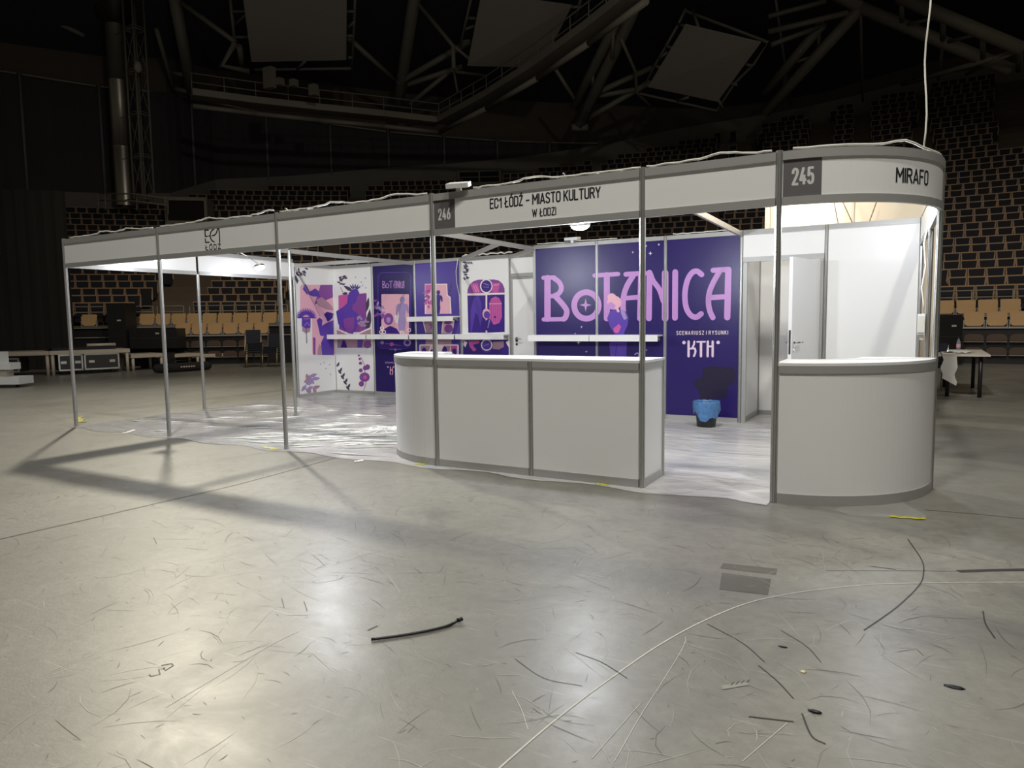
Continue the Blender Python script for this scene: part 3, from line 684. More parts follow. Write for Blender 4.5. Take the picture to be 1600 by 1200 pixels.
for k in range(5):
    z = .2+k*2.02; mb = MB()
    for i in range(4):
        a, b = cs[i], cs[(i+1) % 4]; mb.tube([T0+(*a, z), T0+(*b, z)], .03, 5); mb.tube([T0+(*a, z+.12), T0+(*b, z+.12)], .02, 5)
        if z+2 < 9.8: mb.tube([T0+(*a, z+.1), T0+(*b, z+1.9)], .018, 5)
    mb.tube([T0+(-1.6, 0, z+.12), T0+(-.3, 0, z+.12)], .02, 5); mb.build('lattice', M_steel, t)
P = T0+(.55, -.3, 6.2); mb = MB(); mb.lathe(P, [(.0, -.1), (.16, 0), (.18, .2), (.12, .4), (.0, .45)], 12); mb.tube([P+(-.2, 0, .2), P+(0, 0, .2)], .03, 6)
tag(mb.build('loudspeaker_horn', M_baffle), 'small pale horn fixed high on the lattice tower', 'horn')
# platform rail at the foot of the duct
t = thing('platform_rail', 'grey railing round the platform at the foot of the duct', 'railing', atd(160, 330, 35))
for v in (303, 314): MB().tube([atd(152, v-1, 35), atd(210, v, 34.5), atd(262, v+7, 34.5)], .035, 6).build('rail', M_steel, t)
for u, v in ((153, 302), (164, 302), (213, 303), (262, 309)): MB().tube([atd(u, v, 34.8), atd(u+1, v+26, 34.8)], .035, 6).build('post', M_steel, t)

# ================================================================== THE BOOTH
YB, YC, HW, HF = 3.94, 4.926, 2.436, 2.50
def gx(g): return -2.015+.982*(g+2)
XL = gx(-6)
def post_mesh(mb, x, y, z0, z1, R=.024):
    pts = []
    for k in range(8):
        a = PI/8+k*PI/4; c = a+PI/4; P, Q = (R*math.cos(a), R*math.sin(a)), (R*math.cos(c), R*math.sin(c))
        for t, s in ((0, 1), (.36, 1), (.38, .72), (.62, .72), (.64, 1)):
            pts.append((x+s*(P[0]+(Q[0]-P[0])*t), y+s*(P[1]+(Q[1]-P[1])*t)))
    mb.prism(pts, z0, z1)
def post(x, y, h, lab, group, z0=0.0):
    mb = MB(); post_mesh(mb, x, y, z0, h); o = mb.build('aluminium_post', M_alu, origin=(x, y, z0)); return tag(o, lab, 'post', group)
FP = [-6, -4, -2, 0, 2, 3]
for x, lab in zip(FP, ('slim aluminium post at the far left front corner of the booth', 'aluminium front post left of the EC1 logo sign', 'aluminium front post right of the EC1 logo sign',
                       'aluminium front post at the rounded end of the long counter, under sign 246', 'aluminium front post at the straight right end of the long counter', 'aluminium front post at the left edge of the curved counter')):
    post(x, 0, HF+.01, lab, 'front posts of the booth')
post(4.0, 1.0, HF, 'aluminium post at the right end of the curved counter', 'side posts of the booth')
post(3.955, 2.3, 2.15, 'aluminium post on the right side behind the curved counter', 'side posts of the booth')
post(-5.97, 1.98, 2.14, 'aluminium post halfway along the open left side', 'side posts of the booth')
post(-4.0, 2.03, 2.40, 'free-standing aluminium post inside the left bay', 'inner posts of the booth')
for x, y, lab in ((XL, YB, 'wall post at the free edge of the white poster with the pink window'), (XL, YC, 'wall post in the left back corner'), (gx(-5), YC, 'wall post between white bust poster and narrow dark title poster'),
                  (gx(-4), YC, 'wall post left of the violet poster with two shelves'), (gx(-3), YC, 'wall post between the violet poster and the arched window poster'), (gx(-2), YC, 'wall post beside the closed back door'),
                  (gx(-1), YB, 'wall post at the left edge of the big purple title wall'), (gx(0), YB, 'wall post between the first and second purple title panels'), (gx(1), YB, 'wall post between the second and third purple title panels'),
                  (gx(2), YB, 'wall post between the purple title wall and the open door bay'), (gx(3), YB, 'wall post between the open door and the plain white panel'), (gx(4), YB, 'wall post at the right end of the plain white panel'),
                  (gx(2)+.03, YC, 'wall post in the back corner of the store room'), (gx(4), YC, 'wall post in the hidden right back corner')):
    post(x, y, HW, lab, 'wall posts of the booth')

# fascia boards with rails top and bottom
ZF0, ZF1 = 2.13, 2.50
def fascia(name, a, b, lab, side=0.0):
    t = thing('fascia_sign', lab, 'sign board', ((a[0]+b[0])/2, (a[1]+b[1])/2, ZF0), 'fascia boards round the booth')
    a = np.array(a, float); b = np.array(b, float); d = (b-a)/np.linalg.norm(b-a); a, b = a+d*.022, b-d*.022
    MB().slab(a, b, ZF0+.05, ZF1-.055, .012).build('board', M_white, t)
    MB().slab(a, b, ZF1-.06, ZF1, .034).build('top_rail', M_rail, t); MB().slab(a, b, ZF0, ZF0+.055, .034).build('bottom_rail', M_rail, t)
    return t
F = []
for x0, x1, lab in zip(FP[:-1], FP[1:], ('blank white fascia board at the far left end of the front', 'white fascia board with the black EC1 logo', 'blank white fascia board left of the dark 246 plate',
                                         'white fascia board with the 246 plate and the long black title', 'blank white fascia board left of the curved one')):
    F.append(fascia('fascia', (x0, 0), (x1, 0), lab))
fascia('fascia', (-6, 0), (-5.97, 1.98), 'brightly lit fascia board seen from inside, near half of the left side')
fascia('fascia', (-5.97, 1.98), (XL, YB), 'brightly lit fascia board seen from inside, far half of the left side')
fascia('fascia', (4, 1.0), (3.955, 2.3), 'fascia board on the right side just behind the curved one')
fascia('fascia', (3.955, 2.3), (gx(4), YB), 'rear fascia board on the right side')
tc = thing('fascia_sign', 'curved white fascia board with the 245 plate over the rounded counter', 'sign board', (3.7, .3, ZF0), 'fascia boards round the booth')
MB().arcband((3, 1), .995, 1.007, ZF0+.05, ZF1-.055, -88.6, -1.4, 32).build('board', M_white, tc)
MB().arcband((3, 1), .985, 1.018, ZF1-.06, ZF1, -88.6, -1.4, 32).build('top_rail', M_rail, tc); MB().arcband((3, 1), .985, 1.018, ZF0, ZF0+.055, -88.6, -1.4, 32).build('bottom_rail', M_rail, tc)
def front(u, z, off): return (u, -.006-off, z)
def curve(u, z, off):
    a = -PI/2+u; r = 1.007+off; return (3+r*math.cos(a), 1+r*math.sin(a), z)
f246 = F[3]
A = Art(); A.raw([(.026, ZF0+.056), (.255, ZF0+.056), (.255, ZF1-.061), (.026, ZF1-.061)], M_sign, 0); put_text(A, '246', .072, .208, 2.262, .105, M_signtext, 1, .145, 0, .3); A.build('number_plate', front, f246)
A = Art(); put_text(A, 'EC1 ŁÓDŹ – MIASTO KULTURY', .62, 1.655, 2.315, .090, M_ink, 0); put_text(A, 'W ŁODZI', 1.035, 1.26, 2.212, .068, M_ink, 0); A.build('lettering', front, f246)
A = Art()
def arcu(u): return u
for k in range(10):
    u0, u1 = .028+.247*k/10, .028+.247*(k+1)/10; A.raw([(u0, ZF0+.056), (u1, ZF0+.056), (u1, ZF1-.061), (u0, ZF1-.061)], M_sign, 0)
put_text(A, '245', .083, .228, 2.26, .122, M_signtext, 1, .145, 0, .3); A.build('number_plate', curve, tc)
A = Art(); put_text(A, 'MIRAFO', .79, 1.13, 2.262, .105, M_ink, 0); A.build('lettering', curve, tc)
# EC1 mark drawn in strokes
A = Art(lambda x, y: tuple(aty(310+x*.04332, 348+y*.04333, 0)[[0, 2]])); w = 40
A.stroke([(380, 265), (252, 272), (270, 500), (345, 490)], w, M_ink, 0); A.stroke([(270, 590), (285, 718), (405, 700)], w, M_ink, 0)
A.stroke([(570, 240), (505, 285), (458, 375), (446, 480), (475, 590), (530, 660), (592, 690)], w, M_ink, 0, smooth=True); A.stroke([(402, 480), (446, 476)], w, M_ink, 0)
A.stroke([(522, 468), (600, 450), (660, 385), (695, 290), (712, 222), (758, 215), (772, 330), (790, 690)], w, M_ink, 0)
A.conv = lambda x, y: (x, y)
p0, p1 = aty(321.5, 391.2, 0), aty(346.2, 389.2, 0); put_text(A, 'ŁÓDŹ', p0[0], p1[0], p0[2], .060, M_ink, 0, .16, p1[2]-p0[2], .3); A.build('logo', front, F[1])

# wall panels
def wall(a, b, lab, z0=0.0, z1=HW, group='white wall panels of the booth', back=None, toprail=True, botrail=True, name='wall_panel'):
    a = np.array(a, float); b = np.array(b, float); d = (b-a)/np.linalg.norm(b-a); a2, b2 = a+d*.02, b-d*.02
    t = thing(name, lab, 'wall panel', ((a[0]+b[0])/2, (a[1]+b[1])/2, z0), group)
    MB().slab(a2, b2, z0+(.05 if botrail else 0), z1-(.05 if toprail else 0), .018).build('board', back or M_white, t)
    if toprail: MB().slab(a2, b2, z1-.055, z1, .036).build('top_rail', M_rail, t)
    if botrail: MB().slab(a2, b2, z0, z0+.06, .036).build('bottom_rail', M_rail, t)
    return t
def mapx(u, z, off): return (u, YB-.009-off, z)      # panels facing the front
def mapc(u, z, off): return (u, YC-.009-off, z)
def mapl(u, z, off): return (XL+.009+off, u, z)      # panel facing right
G3 = 'purple title panels'
PW = [wall((gx(g), YB), (gx(g+1), YB), lab, group=G3) for g, lab in ((-1, 'dark purple panel with the big letters B and o, left of three'), (0, 'dark purple panel with a standing figure, middle of three'), (1, 'dark purple panel with the letters I C A and KTH, right of three'))]
Z0, Z1 = .062, HW-.055
def bgpoly(A, u0, u1, z0, z1, col): A.raw([(u0, z0), (u1, z0), (u1, z1), (u0, z1)], col, 0)
T = Art(lambda x, y: tuple(aty(820+x*.225, 340+y*.225, YB-.01)[[0, 2]]))
w = 40
for pts, ww in (([(158, 420), (158, 702)], 44), ([(130, 418), (205, 416)], 30), ([(132, 707), (275, 705)], 30), ([(200, 418), (240, 450), (254, 490), (238, 525), (205, 543)], 34), ([(160, 545), (215, 545)], 30), ([(212, 545), (270, 610), (292, 650), (284, 690), (270, 704)], 38),
                ([(485, 402), (648, 392)], 30), ([(570, 400), (570, 700)], 42), ([(702, 394), (835, 386)], 34), ([(808, 392), (800, 700)], 40), ([(752, 405), (712, 470), (688, 540), (682, 620), (690, 695)], 38), ([(690, 560), (805, 552)], 32),
                ([(866, 382), (862, 700)], 40), ([(872, 392), (892, 440), (935, 500), (962, 580)], 36), ([(975, 385), (975, 700)], 46), ([(1045, 378), (1043, 696)], 40),
                ([(1228, 395), (1195, 372), (1160, 385), (1128, 440), (1112, 530), (1120, 620), (1150, 675), (1190, 692), (1225, 668)], 38),
                ([(1308, 366), (1418, 360)], 36), ([(1414, 365), (1406, 692)], 44), ([(1352, 375), (1305, 460), (1280, 530), (1276, 600), (1288, 655), (1306, 694)], 38), ([(1285, 556), (1405, 548)], 36)):
    T.stroke(pts, ww, M_lilac, 2, smooth=len(pts) > 3)
T.ring((428, 610), 85, 40, M_lilac, 2, ry=92)
def star4(c, r, col, ly): T.poly([(c[0]+(r if k % 2 == 0 else r*.28)*math.cos(PI*k/4), c[1]+1.1*(r if k % 2 == 0 else r*.28)*math.sin(PI*k/4)) for k in range(8)], col, ly)
star4((423, 607), 42, M_lilac, 3)
for c, r in (((750, 241), 9), ((872, 248), 16), ((843, 197), 9), ((931, 187), 9), ((394, 759), 9), ((428, 931), 9), ((373, 868), 14), ((350, 805), 6), ((845, 920), 7)): star4(c, r, M_cream, 2)
# generic standing figure with a hair bun, looking aside
T.poly([(592, 650), (640, 635), (700, 650), (722, 690), (715, 745), (690, 800), (625, 806), (598, 770), (572, 700)], M_purple, 4); T.poly([(585, 870), (710, 872), (704, 985), (598, 985)], M_purple, 4)
T.poly([(690, 800), (625, 806), (590, 872), (710, 872)], M_purple, 4)
T.poly([(615, 770), (655, 738), (670, 760), (650, 800), (622, 800)], M_rose, 5); T.poly([(668, 640), (690, 640), (712, 700), (690, 712), (668, 665)], M_palelilac, 5)
T.disc((622, 590), 50, M_pink, 6, ry=48); T.disc((605, 552), 30, M_pink, 6, ry=26); T.poly([(572, 600), (600, 585), (632, 610), (620, 640), (590, 636)], M_lilac, 7); T.stroke([(648, 600), (640, 625), (650, 650)], 18, M_pink, 7)
T.stroke([(765, 950), (780, 940), (795, 945), (792, 960), (800, 970)], 9, M_palelilac, 3); T.stroke([(640, 885), (628, 975)], 5, M_indigo, 5)
T.poly([((1000+x*.175-820)/.225, (540+y*.175-340)/.225) for x, y in ((560, 200), (640, 185), (830, 195), (860, 260), (840, 330), (790, 360), (770, 470), (545, 478), (525, 400), (480, 350), (495, 300), (560, 285))], mat('poster_ink', srgb(30, 24, 52), .35), 1)
# credits
q0, q1 = T.conv(1053, 815), T.conv(1412, 812); put_text(T, 'SCENARIUSZ I RYSUNKI', q0[0], q1[0], q0[1], .052, M_cream, 2, .12, q1[1]-q0[1], .42)
M_palepink = mat('poster_pale_pink', srgb(226, 204, 222), .35, var=.03)
K = Art(lambda x, y: tuple(aty(1040+x*.075, 500+y*.075, YB-.01)[[0, 2]]))
for pts, ww in (([(480, 450), (479, 755)], 50), ([(600, 448), (592, 510), (552, 592)], 38), ([(490, 598), (600, 594)], 34), ([(606, 592), (624, 640), (615, 695), (590, 752)], 42), ([(655, 455), (825, 453)], 34), ([(738, 460), (737, 755)], 50),
                ([(880, 450), (876, 755)], 48), ([(981, 450), (980, 755)], 48), ([(885, 550), (978, 550)], 36)): K.stroke(pts, ww, M_palepink, 2)
for c in ((383, 470), (1095, 468)): K.disc(c, 37, M_palepink, 2)
T.p += K.p
for k, t in enumerate(PW):
    u0, u1 = gx(k-1)+.021, gx(k)-.021; B = Art(); B.p = T.p[:]; bgpoly(B, u0, u1, Z0, Z1, M_navy); B.build('poster', mapx, t, (u0, u1, Z0, Z1))

# left wall: white poster with a pink window and a spiky flower
def A2(ax, val, ix): return Art(lambda x, y: tuple(hit(440+x*.15, 380+y*.15, val, ax)[[ix, 2]]))
L = A2(0, XL+.01, 1)
L.rrect(192, 432, 545, 780, 25, M_pink, 1); L.rrect(318, 640, 560, 1165, 25, M_pink, 1)
L.poly([(340, 640), (545, 560), (545, 432), (405, 435), (380, 520)], M_plum, 2); L.poly([(240, 425), (258, 440), (290, 505), (350, 470), (385, 500), (400, 560), (330, 555), (260, 530), (220, 480)], M_purple, 3)
L.poly([(420, 1165), (410, 1040), (440, 970), (400, 960), (365, 800), (395, 775), (425, 800), (420, 860), (450, 840), (540, 800), (545, 1165)], M_purple, 3); L.poly([(440, 740), (470, 715), (540, 730), (530, 780), (480, 820)], M_indigo, 4)
L.poly([(360, 590), (420, 560), (520, 650), (545, 700), (460, 690), (380, 650)], M_mauve, 3)
L.poly([(325, 980), (352, 985), (350, 1160), (330, 1160)], M_plum, 3); L.poly([(375, 1110), (395, 1050), (415, 1080), (415, 1165), (375, 1165)], M_mauve, 3)
for k in range(16):
    a = PI+PI*k/15; L.leaf((255+30*math.cos(a), 775+20*math.sin(a)), 85, 16, a, M_purple, 4)
L.poly([(210, 770), (300, 765), (300, 880), (250, 890), (208, 860)], M_purple, 5); L.poly([(212, 860), (300, 870), (295, 920), (252, 940), (215, 915)], M_mauve, 4); L.stroke([(255, 890), (262, 1040)], 7, M_darkleaf, 4)
L.stroke([(232, 790), (290, 785)], 6, M_lilac, 6); L.stroke([(235, 860), (265, 825), (290, 860)], 5, M_lilac, 6); L.stroke([(180, 330), (400, 760)], 6, M_mauve, 5)
rnd = random.Random(3)
for k in range(13): L.leaf((142+rnd.random()*110, 250+rnd.random()*70), 45, 18, rnd.uniform(.2, 1.6), M_darkleaf, 2)
for k in range(5): L.leaf((150+k*6, 330+k*12), 50, 14, 1.9, M_darkleaf, 2)
for k in range(16): L.leaf((225+rnd.random()*110, 1345+rnd.random()*170), 88, 40, rnd.uniform(-.6, 2.6), M_palelilac if k % 3 else M_mauve, 2)
for c in ((405, 1260), (460, 1305), (500, 1265), (508, 1365), (440, 1245)): L.disc(c, 7, M_palelilac, 2, n=6)
tL = wall((XL, YB), (XL, YC), 'white poster panel with a spiky purple flower, on the left side wall', group='illustrated poster panels')
L.build('poster', mapl, tL, (YB+.022, YC-.022, Z0, Z1))
# back wall B: purple bust with leaves on white
Bp = A2(1, YC-.01, 0)
Bp.poly([(592, 545), (880, 520), (885, 930), (600, 920)], M_plum, 1); Bp.poly([(592, 545), (690, 530), (680, 640), (600, 700)], M_rose, 2); Bp.poly([(800, 530), (885, 525), (885, 700), (760, 660)], M_plum, 2)
Bp.poly([(700, 520), (740, 480), (790, 478), (812, 520), (790, 560), (770, 620), (740, 640), (735, 690), (800, 740), (810, 820), (770, 900), (740, 945), (690, 935), (640, 890), (590, 840), (568, 710), (640, 665), (690, 620)], M_purple, 4)
Bp.poly([(645, 790), (700, 775), (760, 770), (755, 880), (740, 935), (690, 925), (655, 880)], M_plum, 5); Bp.poly([(735, 640), (800, 540), (870, 560), (882, 680), (850, 790), (790, 740)], M_plum, 3)
for k in range(5): Bp.leaf((745+k*8, 480), 60, 16, -2.2+.4*k, M_indigo, 5)
Bp.leaf((740, 500), 110, 40, -2.6, M_darkleaf, 3); Bp.leaf((690, 520), 60, 30, 3.0, M_darkleaf, 3); Bp.leaf((880, 720), 160, 40, -1.4, M_darkleaf, 2); Bp.leaf((890, 930), 250, 60, -1.45, M_darkleaf, 2)
for k in range(14): Bp.leaf((790+rnd.random()*90, 780+rnd.random()*130), 50, 24, rnd.uniform(-2.5, 0), M_palelilac if k % 2 else M_mauve, 4)
Bp.stroke([(578, 892), (690, 945)], 16, M_cream, 6); Bp.stroke([(800, 942), (925, 885)], 16, M_cream, 6); Bp.poly([(578, 905), (690, 950), (578, 950)], M_mauve, 5); Bp.poly([(800, 950), (930, 895), (930, 950)], M_mauve, 5)
Bp.poly([(580, 1000), (932, 1000), (932, 1090), (582, 1090)], M_mauve, 1); Bp.poly([(640, 1005), (665, 1020), (685, 1088), (615, 1088)], M_indigo, 2); Bp.poly([(790, 1005), (850, 1005), (835, 1088), (790, 1088)], M_purple, 2); Bp.disc((895, 1055), 40, M_plum, 2)
for k in range(12): Bp.leaf((575+rnd.random()*80, 345+rnd.random()*100), 42, 18, rnd.uniform(-1.2, .8), M_darkleaf, 2)
Bp.stroke([(615, 460), (638, 510)], 5, M_darkleaf, 2)
for c in ((772, 355), (830, 405), (872, 365), (880, 465), (845, 440)): Bp.disc(c, 7, M_palelilac, 2, n=6)
for k, c in enumerate(((805, 1170), (815, 1205), (822, 1250), (825, 1325), (870, 1300), (895, 1290))): Bp.disc(c, 12+3*k, M_plum, 2, ry=10+4*k, n=8)
Bp.disc((865, 1395), 55, M_plum, 3, ry=50, n=10); Bp.disc((870, 1395), 20, M_rose, 4, n=8); Bp.disc((832, 1465), 28, M_plum, 3); Bp.stroke([(830, 1190), (860, 1260), (880, 1460), (850, 1545)], 7, M_mauve, 1)
for k in range(9): Bp.leaf((575+k*14, 1290+k*28), 60, 26, (.9 if k % 2 else -1.1), M_darkleaf, 2)
tB = wall((XL, YC), (gx(-5), YC), 'white poster panel with a purple bust and orchid, in the left back corner', group='illustrated poster panels')
Bp.build('poster', mapc, tB, (XL+.022, gx(-5)-.022, Z0, Z1))
# back wall C: narrow dark poster with small title
Cp = A2(1, YC-.01, 0); u0, u1 = gx(-5)+.021, gx(-4)-.021; bgpoly(Cp, u0, u1, Z0, Z1, M_navy)
def rframe(A, x0, y0, x1, y1, r, w, col, ly):
    pts = []
    for cx, cy, a0 in ((x1-r, y1-r, 0), (x0+r, y1-r, 90), (x0+r, y0+r, 180), (x1-r, y0+r, 270)):
        for k in range(5): a = math.radians(a0+22.5*k); pts.append((cx+r*math.cos(a), cy+r*math.sin(a)))
    A.stroke(pts+[pts[0]], w, col, ly)
rframe(Cp, 1005, 305, 1345, 1095, 50, 6, M_purple, 1); Cp.rrect(1040, 530, 1328, 1000, 10, M_pink, 2)
def small_title(A, x0, y0, W_, H_, col, ly, w):
    f = lambda P: [(x0+a*W_, y0+b*H_) for a, b in P]
    for P in ([(0, 0), (0, 1)], [(0, 0), (.09, .1), (.09, .38), (0, .5)], [(0, .5), (.12, .65), (.12, .9), (0, 1)], [(.3, .03), (.46, .0)], [(.38, .02), (.38, 1)], [(.54, 1), (.52, .5), (.58, 0), (.62, 0), (.62, 1)], [(.52, .55), (.62, .55)],
              [(.67, 1), (.67, 0), (.76, .95), (.76, 0)], [(.805, 0), (.805, 1)], [(.90, .1), (.86, .2), (.85, .7), (.88, 1), (.91, .9)], [(.945, 1), (.94, .5), (.97, 0), (1, 0), (1, 1)], [(.94, .55), (1, .55)]): A.stroke(f(P), w, col, ly)
    A.ring((x0+.215*W_, y0+.68*H_), .07*W_, w, col, ly, ry=.3*H_)
small_title(Cp, 1055, 395, 220, 72, M_lilac, 3, 6.5)
Cp.figure((1258, 628), 330, M_palelilac, 4, .02); Cp.disc((1115, 790), 50, M_plum, 6, ry=62); Cp.poly([(1040, 940), (1075, 890), (1130, 860), (1200, 890), (1235, 945)], M_indigo, 5); Cp.disc((1115, 800), 22, M_palelilac, 7, ry=30); Cp.disc((1215, 780), 40, M_cream, 3, ry=60)
for k in range(16): Cp.leaf((985+rnd.random()*110, 590+rnd.random()*180), 60, 26, rnd.uniform(0, 3), M_palelilac if k % 3 else M_plum, 5)
for c in ((1048, 885), (1040, 925), (1068, 925), (1330, 905), (1255, 935)): Cp.ring(c, 17, 9, M_cream, 7, n=12)
Cp.poly([(1010, 1005), (1345, 1005), (1345, 1085), (1010, 1085)], M_indigo, 2); Cp.disc((1148, 1053), 22, M_rose, 3, n=7); Cp.ring((1310, 1035), 30, 18, M_palelilac, 3); Cp.disc((1048, 1035), 20, M_palelilac, 3, n=8)
Cp.stroke([(1080, 1045), (1240, 1065)], 4, M_palelilac, 3); Cp.poly([(1170, 1100), (1200, 1100), (1186, 1130)], M_palelilac, 3); Cp.stroke([(1125, 1108), (1250, 1108)], 4, M_palelilac, 3)
q0, q1 = Cp.conv(1078, 1252), Cp.conv(1292, 1250); put_text(Cp, 'SCENARIUSZ I RYSUNKI', q0[0], q1[0], q0[1], .034, M_lilac, 2, .14, 0, .3)
for P, w in (([(1135, 1290), (1132, 1365)], 9), ([(1165, 1285), (1150, 1318), (1135, 1325)], 8), ([(1140, 1322), (1158, 1325), (1158, 1350), (1150, 1368)], 8), ([(1168, 1287), (1205, 1287)], 8), ([(1188, 1287), (1187, 1367)], 9), ([(1218, 1287), (1217, 1367)], 9), ([(1245, 1287), (1244, 1367)], 9), ([(1217, 1325), (1245, 1325)], 8)): Cp.stroke(P, w, M_pink, 2)
for c in ((1108, 1289), (1270, 1287)): Cp.disc(c, 8, M_pink, 2)
tC = wall((gx(-5), YC), (gx(-4), YC), 'narrow dark purple poster panel with a small title and pink picture', group='illustrated poster panels'); Cp.build('poster', mapc, tC, (u0, u1, Z0, Z1))
# back wall D: violet panel with a pink page behind two shelves
def A3(): return Art(lambda x, y: tuple(hit(620+x*.15, 380+y*.15, YC-.01, 1)[[0, 2]]))
D = A3(); u0, u1 = gx(-4)+.021, gx(-3)-.021; bgpoly(D, u0, u1, Z0, Z1, M_violet)
D.poly([(292, 425), (525, 422), (530, 540), (560, 560), (570, 735), (292, 738)], M_cream, 1); D.poly([(305, 432), (518, 432), (520, 545), (550, 565), (558, 735), (303, 735)], M_pink, 2); D.poly([(296, 430), (375, 430), (345, 520), (296, 540)], M_rose, 3)
for k in range(12): D.leaf((310+rnd.random()*50, 500+rnd.random()*150), 45, 30, rnd.uniform(-1, 3), M_rose if k % 2 else M_plum, 4)
D.figure((432, 540), 230, M_indigo, 4, .05); D.poly([(265, 800), (400, 800), (385, 935), (300, 935)], M_cream, 1); D.poly([(278, 800), (395, 800), (380, 935), (308, 935)], M_mauve, 2); D.stroke([(340, 855), (355, 845), (365, 865), (350, 890)], 12, M_plum, 3)
D.poly([(478, 800), (602, 800), (590, 880), (570, 940), (462, 940)], M_cream, 1); D.poly([(488, 800), (588, 800), (570, 935), (475, 935)], M_pink, 2); D.disc((540, 890), 45, M_plum, 3); D.poly([(495, 805), (580, 805), (560, 840), (500, 845)], M_plum, 3)
D.poly([(300, 1005), (570, 1005), (570, 1055), (300, 1055)], M_mauve, 1); D.rrect(235, 1055, 645, 1190, 12, M_cream, 2); D.poly([(248, 1068), (350, 1068), (320, 1185), (248, 1185)], M_mauve, 3); D.poly([(365, 1068), (400, 1068), (440, 1185), (330, 1185)], M_pink, 3)
D.poly([(490, 1068), (560, 1068), (540, 1185), (440, 1185)], M_mauve, 3); D.poly([(565, 1068), (632, 1068), (632, 1185), (555, 1185)], M_rose, 3)
for c in ((285, 1120), (500, 1110), (600, 1130), (370, 1140)): D.disc(c, 25, M_indigo, 4, ry=35, n=9)
D.ring((262, 505), 30, 6, M_purple, 1); D.ring((600, 500), 30, 6, M_purple, 1)
for k in range(7): D.leaf((540+rnd.random()*20, 440+k*15), 30, 12, rnd.uniform(-1, 1), M_darkleaf, 4)
tD = wall((gx(-4), YC), (gx(-3), YC), 'violet poster panel with a pink page, carrying two shelves', group='illustrated poster panels'); D.build('poster', mapc, tD, (u0, u1, Z0, Z1))
# back wall E: white panel with an arched window picture
Ep = A3()
Ep.poly([(735, 525), (738, 480), (760, 430), (800, 395), (850, 380), (1010, 378), (1065, 390), (1100, 420), (1122, 470), (1124, 520)], M_plum, 1); Ep.poly([(770, 425), (840, 415), (870, 515), (800, 515)], M_rose, 2); Ep.poly([(1000, 415), (1080, 410), (1055, 510), (995, 512)], M_rose, 2)
for dx in (0, 22): Ep.stroke([(800+dx, 440), (830+dx, 505)], 5, M_pink, 3); Ep.stroke([(1005+dx, 440), (1040+dx, 430)], 5, M_pink, 3)
Ep.poly([(736, 545), (925, 543), (925, 932), (745, 932)], M_indigo, 1); Ep.poly([(942, 540), (1124, 535), (1124, 925), (942, 932)], M_indigo, 1); Ep.poly([(800, 570), (850, 545), (880, 620), (890, 780), (860, 925), (770, 925), (770, 700)], M_purple, 2); Ep.poly([(820, 720), (850, 760), (880, 925), (780, 925)], M_indigo, 3)
Ep.disc((933, 447), 65, M_cream, 4, ry=74); Ep.disc((934, 447), 54, M_indigo, 5, ry=62); Ep.stroke([(905, 418), (960, 438)], 7, M_palelilac, 6); Ep.stroke([(905, 455), (960, 460)], 6, M_palelilac, 6)
Ep.stroke([(735, 532), (1124, 522)], 14, M_cream, 4, cap=False); Ep.stroke([(933, 525), (933, 690)], 15, M_cream, 4, cap=False)
Ep.poly([(962, 790), (965, 620), (985, 575), (1030, 555), (1070, 575), (1092, 620), (1095, 770), (1070, 830), (1010, 850), (985, 830)], M_rose, 3)
for k in range(5): Ep.stroke([(985+k*22, 585), (985+k*22, 820)], 5, M_plum, 4, cap=False)
Ep.stroke([(962, 632), (1094, 630)], 8, M_pink, 5, cap=False); Ep.disc((1025, 770), 12, M_indigo, 5)
Ep.disc((933, 735), 40, M_pink, 6, ry=55); Ep.disc((940, 745), 32, M_purple, 7, ry=38); Ep.poly([(900, 905), (930, 800), (975, 790), (1010, 850), (1075, 860), (1070, 905), (960, 910)], M_indigo, 6); Ep.stroke([(968, 800), (950, 880)], 8, M_palelilac, 7)
Ep.poly([(690, 1010), (1165, 1005), (1168, 1190), (690, 1190)], M_indigo, 1); Ep.poly([(745, 1020), (860, 1015), (860, 1040), (790, 1060), (830, 1110), (800, 1130), (760, 1080)], M_rose, 2); Ep.poly([(1000, 1025), (1115, 1020), (1115, 1080), (1060, 1110), (1000, 1100)], M_mauve, 2); Ep.poly([(1030, 1105), (1090, 1110), (1060, 1145)], M_indigo, 3)
Ep.disc((937, 1075), 58, M_purple, 3, ry=66); Ep.ring((937, 1060), 54, 11, M_cream, 4, ry=54); Ep.stroke([(905, 1070), (960, 1050)], 6, M_palelilac, 5); Ep.poly([(700, 1015), (735, 1030), (715, 1085), (695, 1060)], M_cream, 2); Ep.poly([(1135, 1030), (1168, 1010), (1168, 1085), (1150, 1060)], M_cream, 2)
for k in range(14): Ep.leaf((672+rnd.random()*60, 185+k*14), 42, 20, rnd.uniform(-.8, 1.2), M_darkleaf, 2)
for k in range(5): Ep.leaf((700+k*18, 190), 34, 15, 1.0, M_darkleaf, 2)
tE = wall((gx(-3), YC), (gx(-2), YC), 'white poster panel with an arched purple window picture', group='illustrated poster panels'); Ep.build('poster', mapc, tE, (gx(-3)+.022, gx(-2)-.022, Z0, Z1))

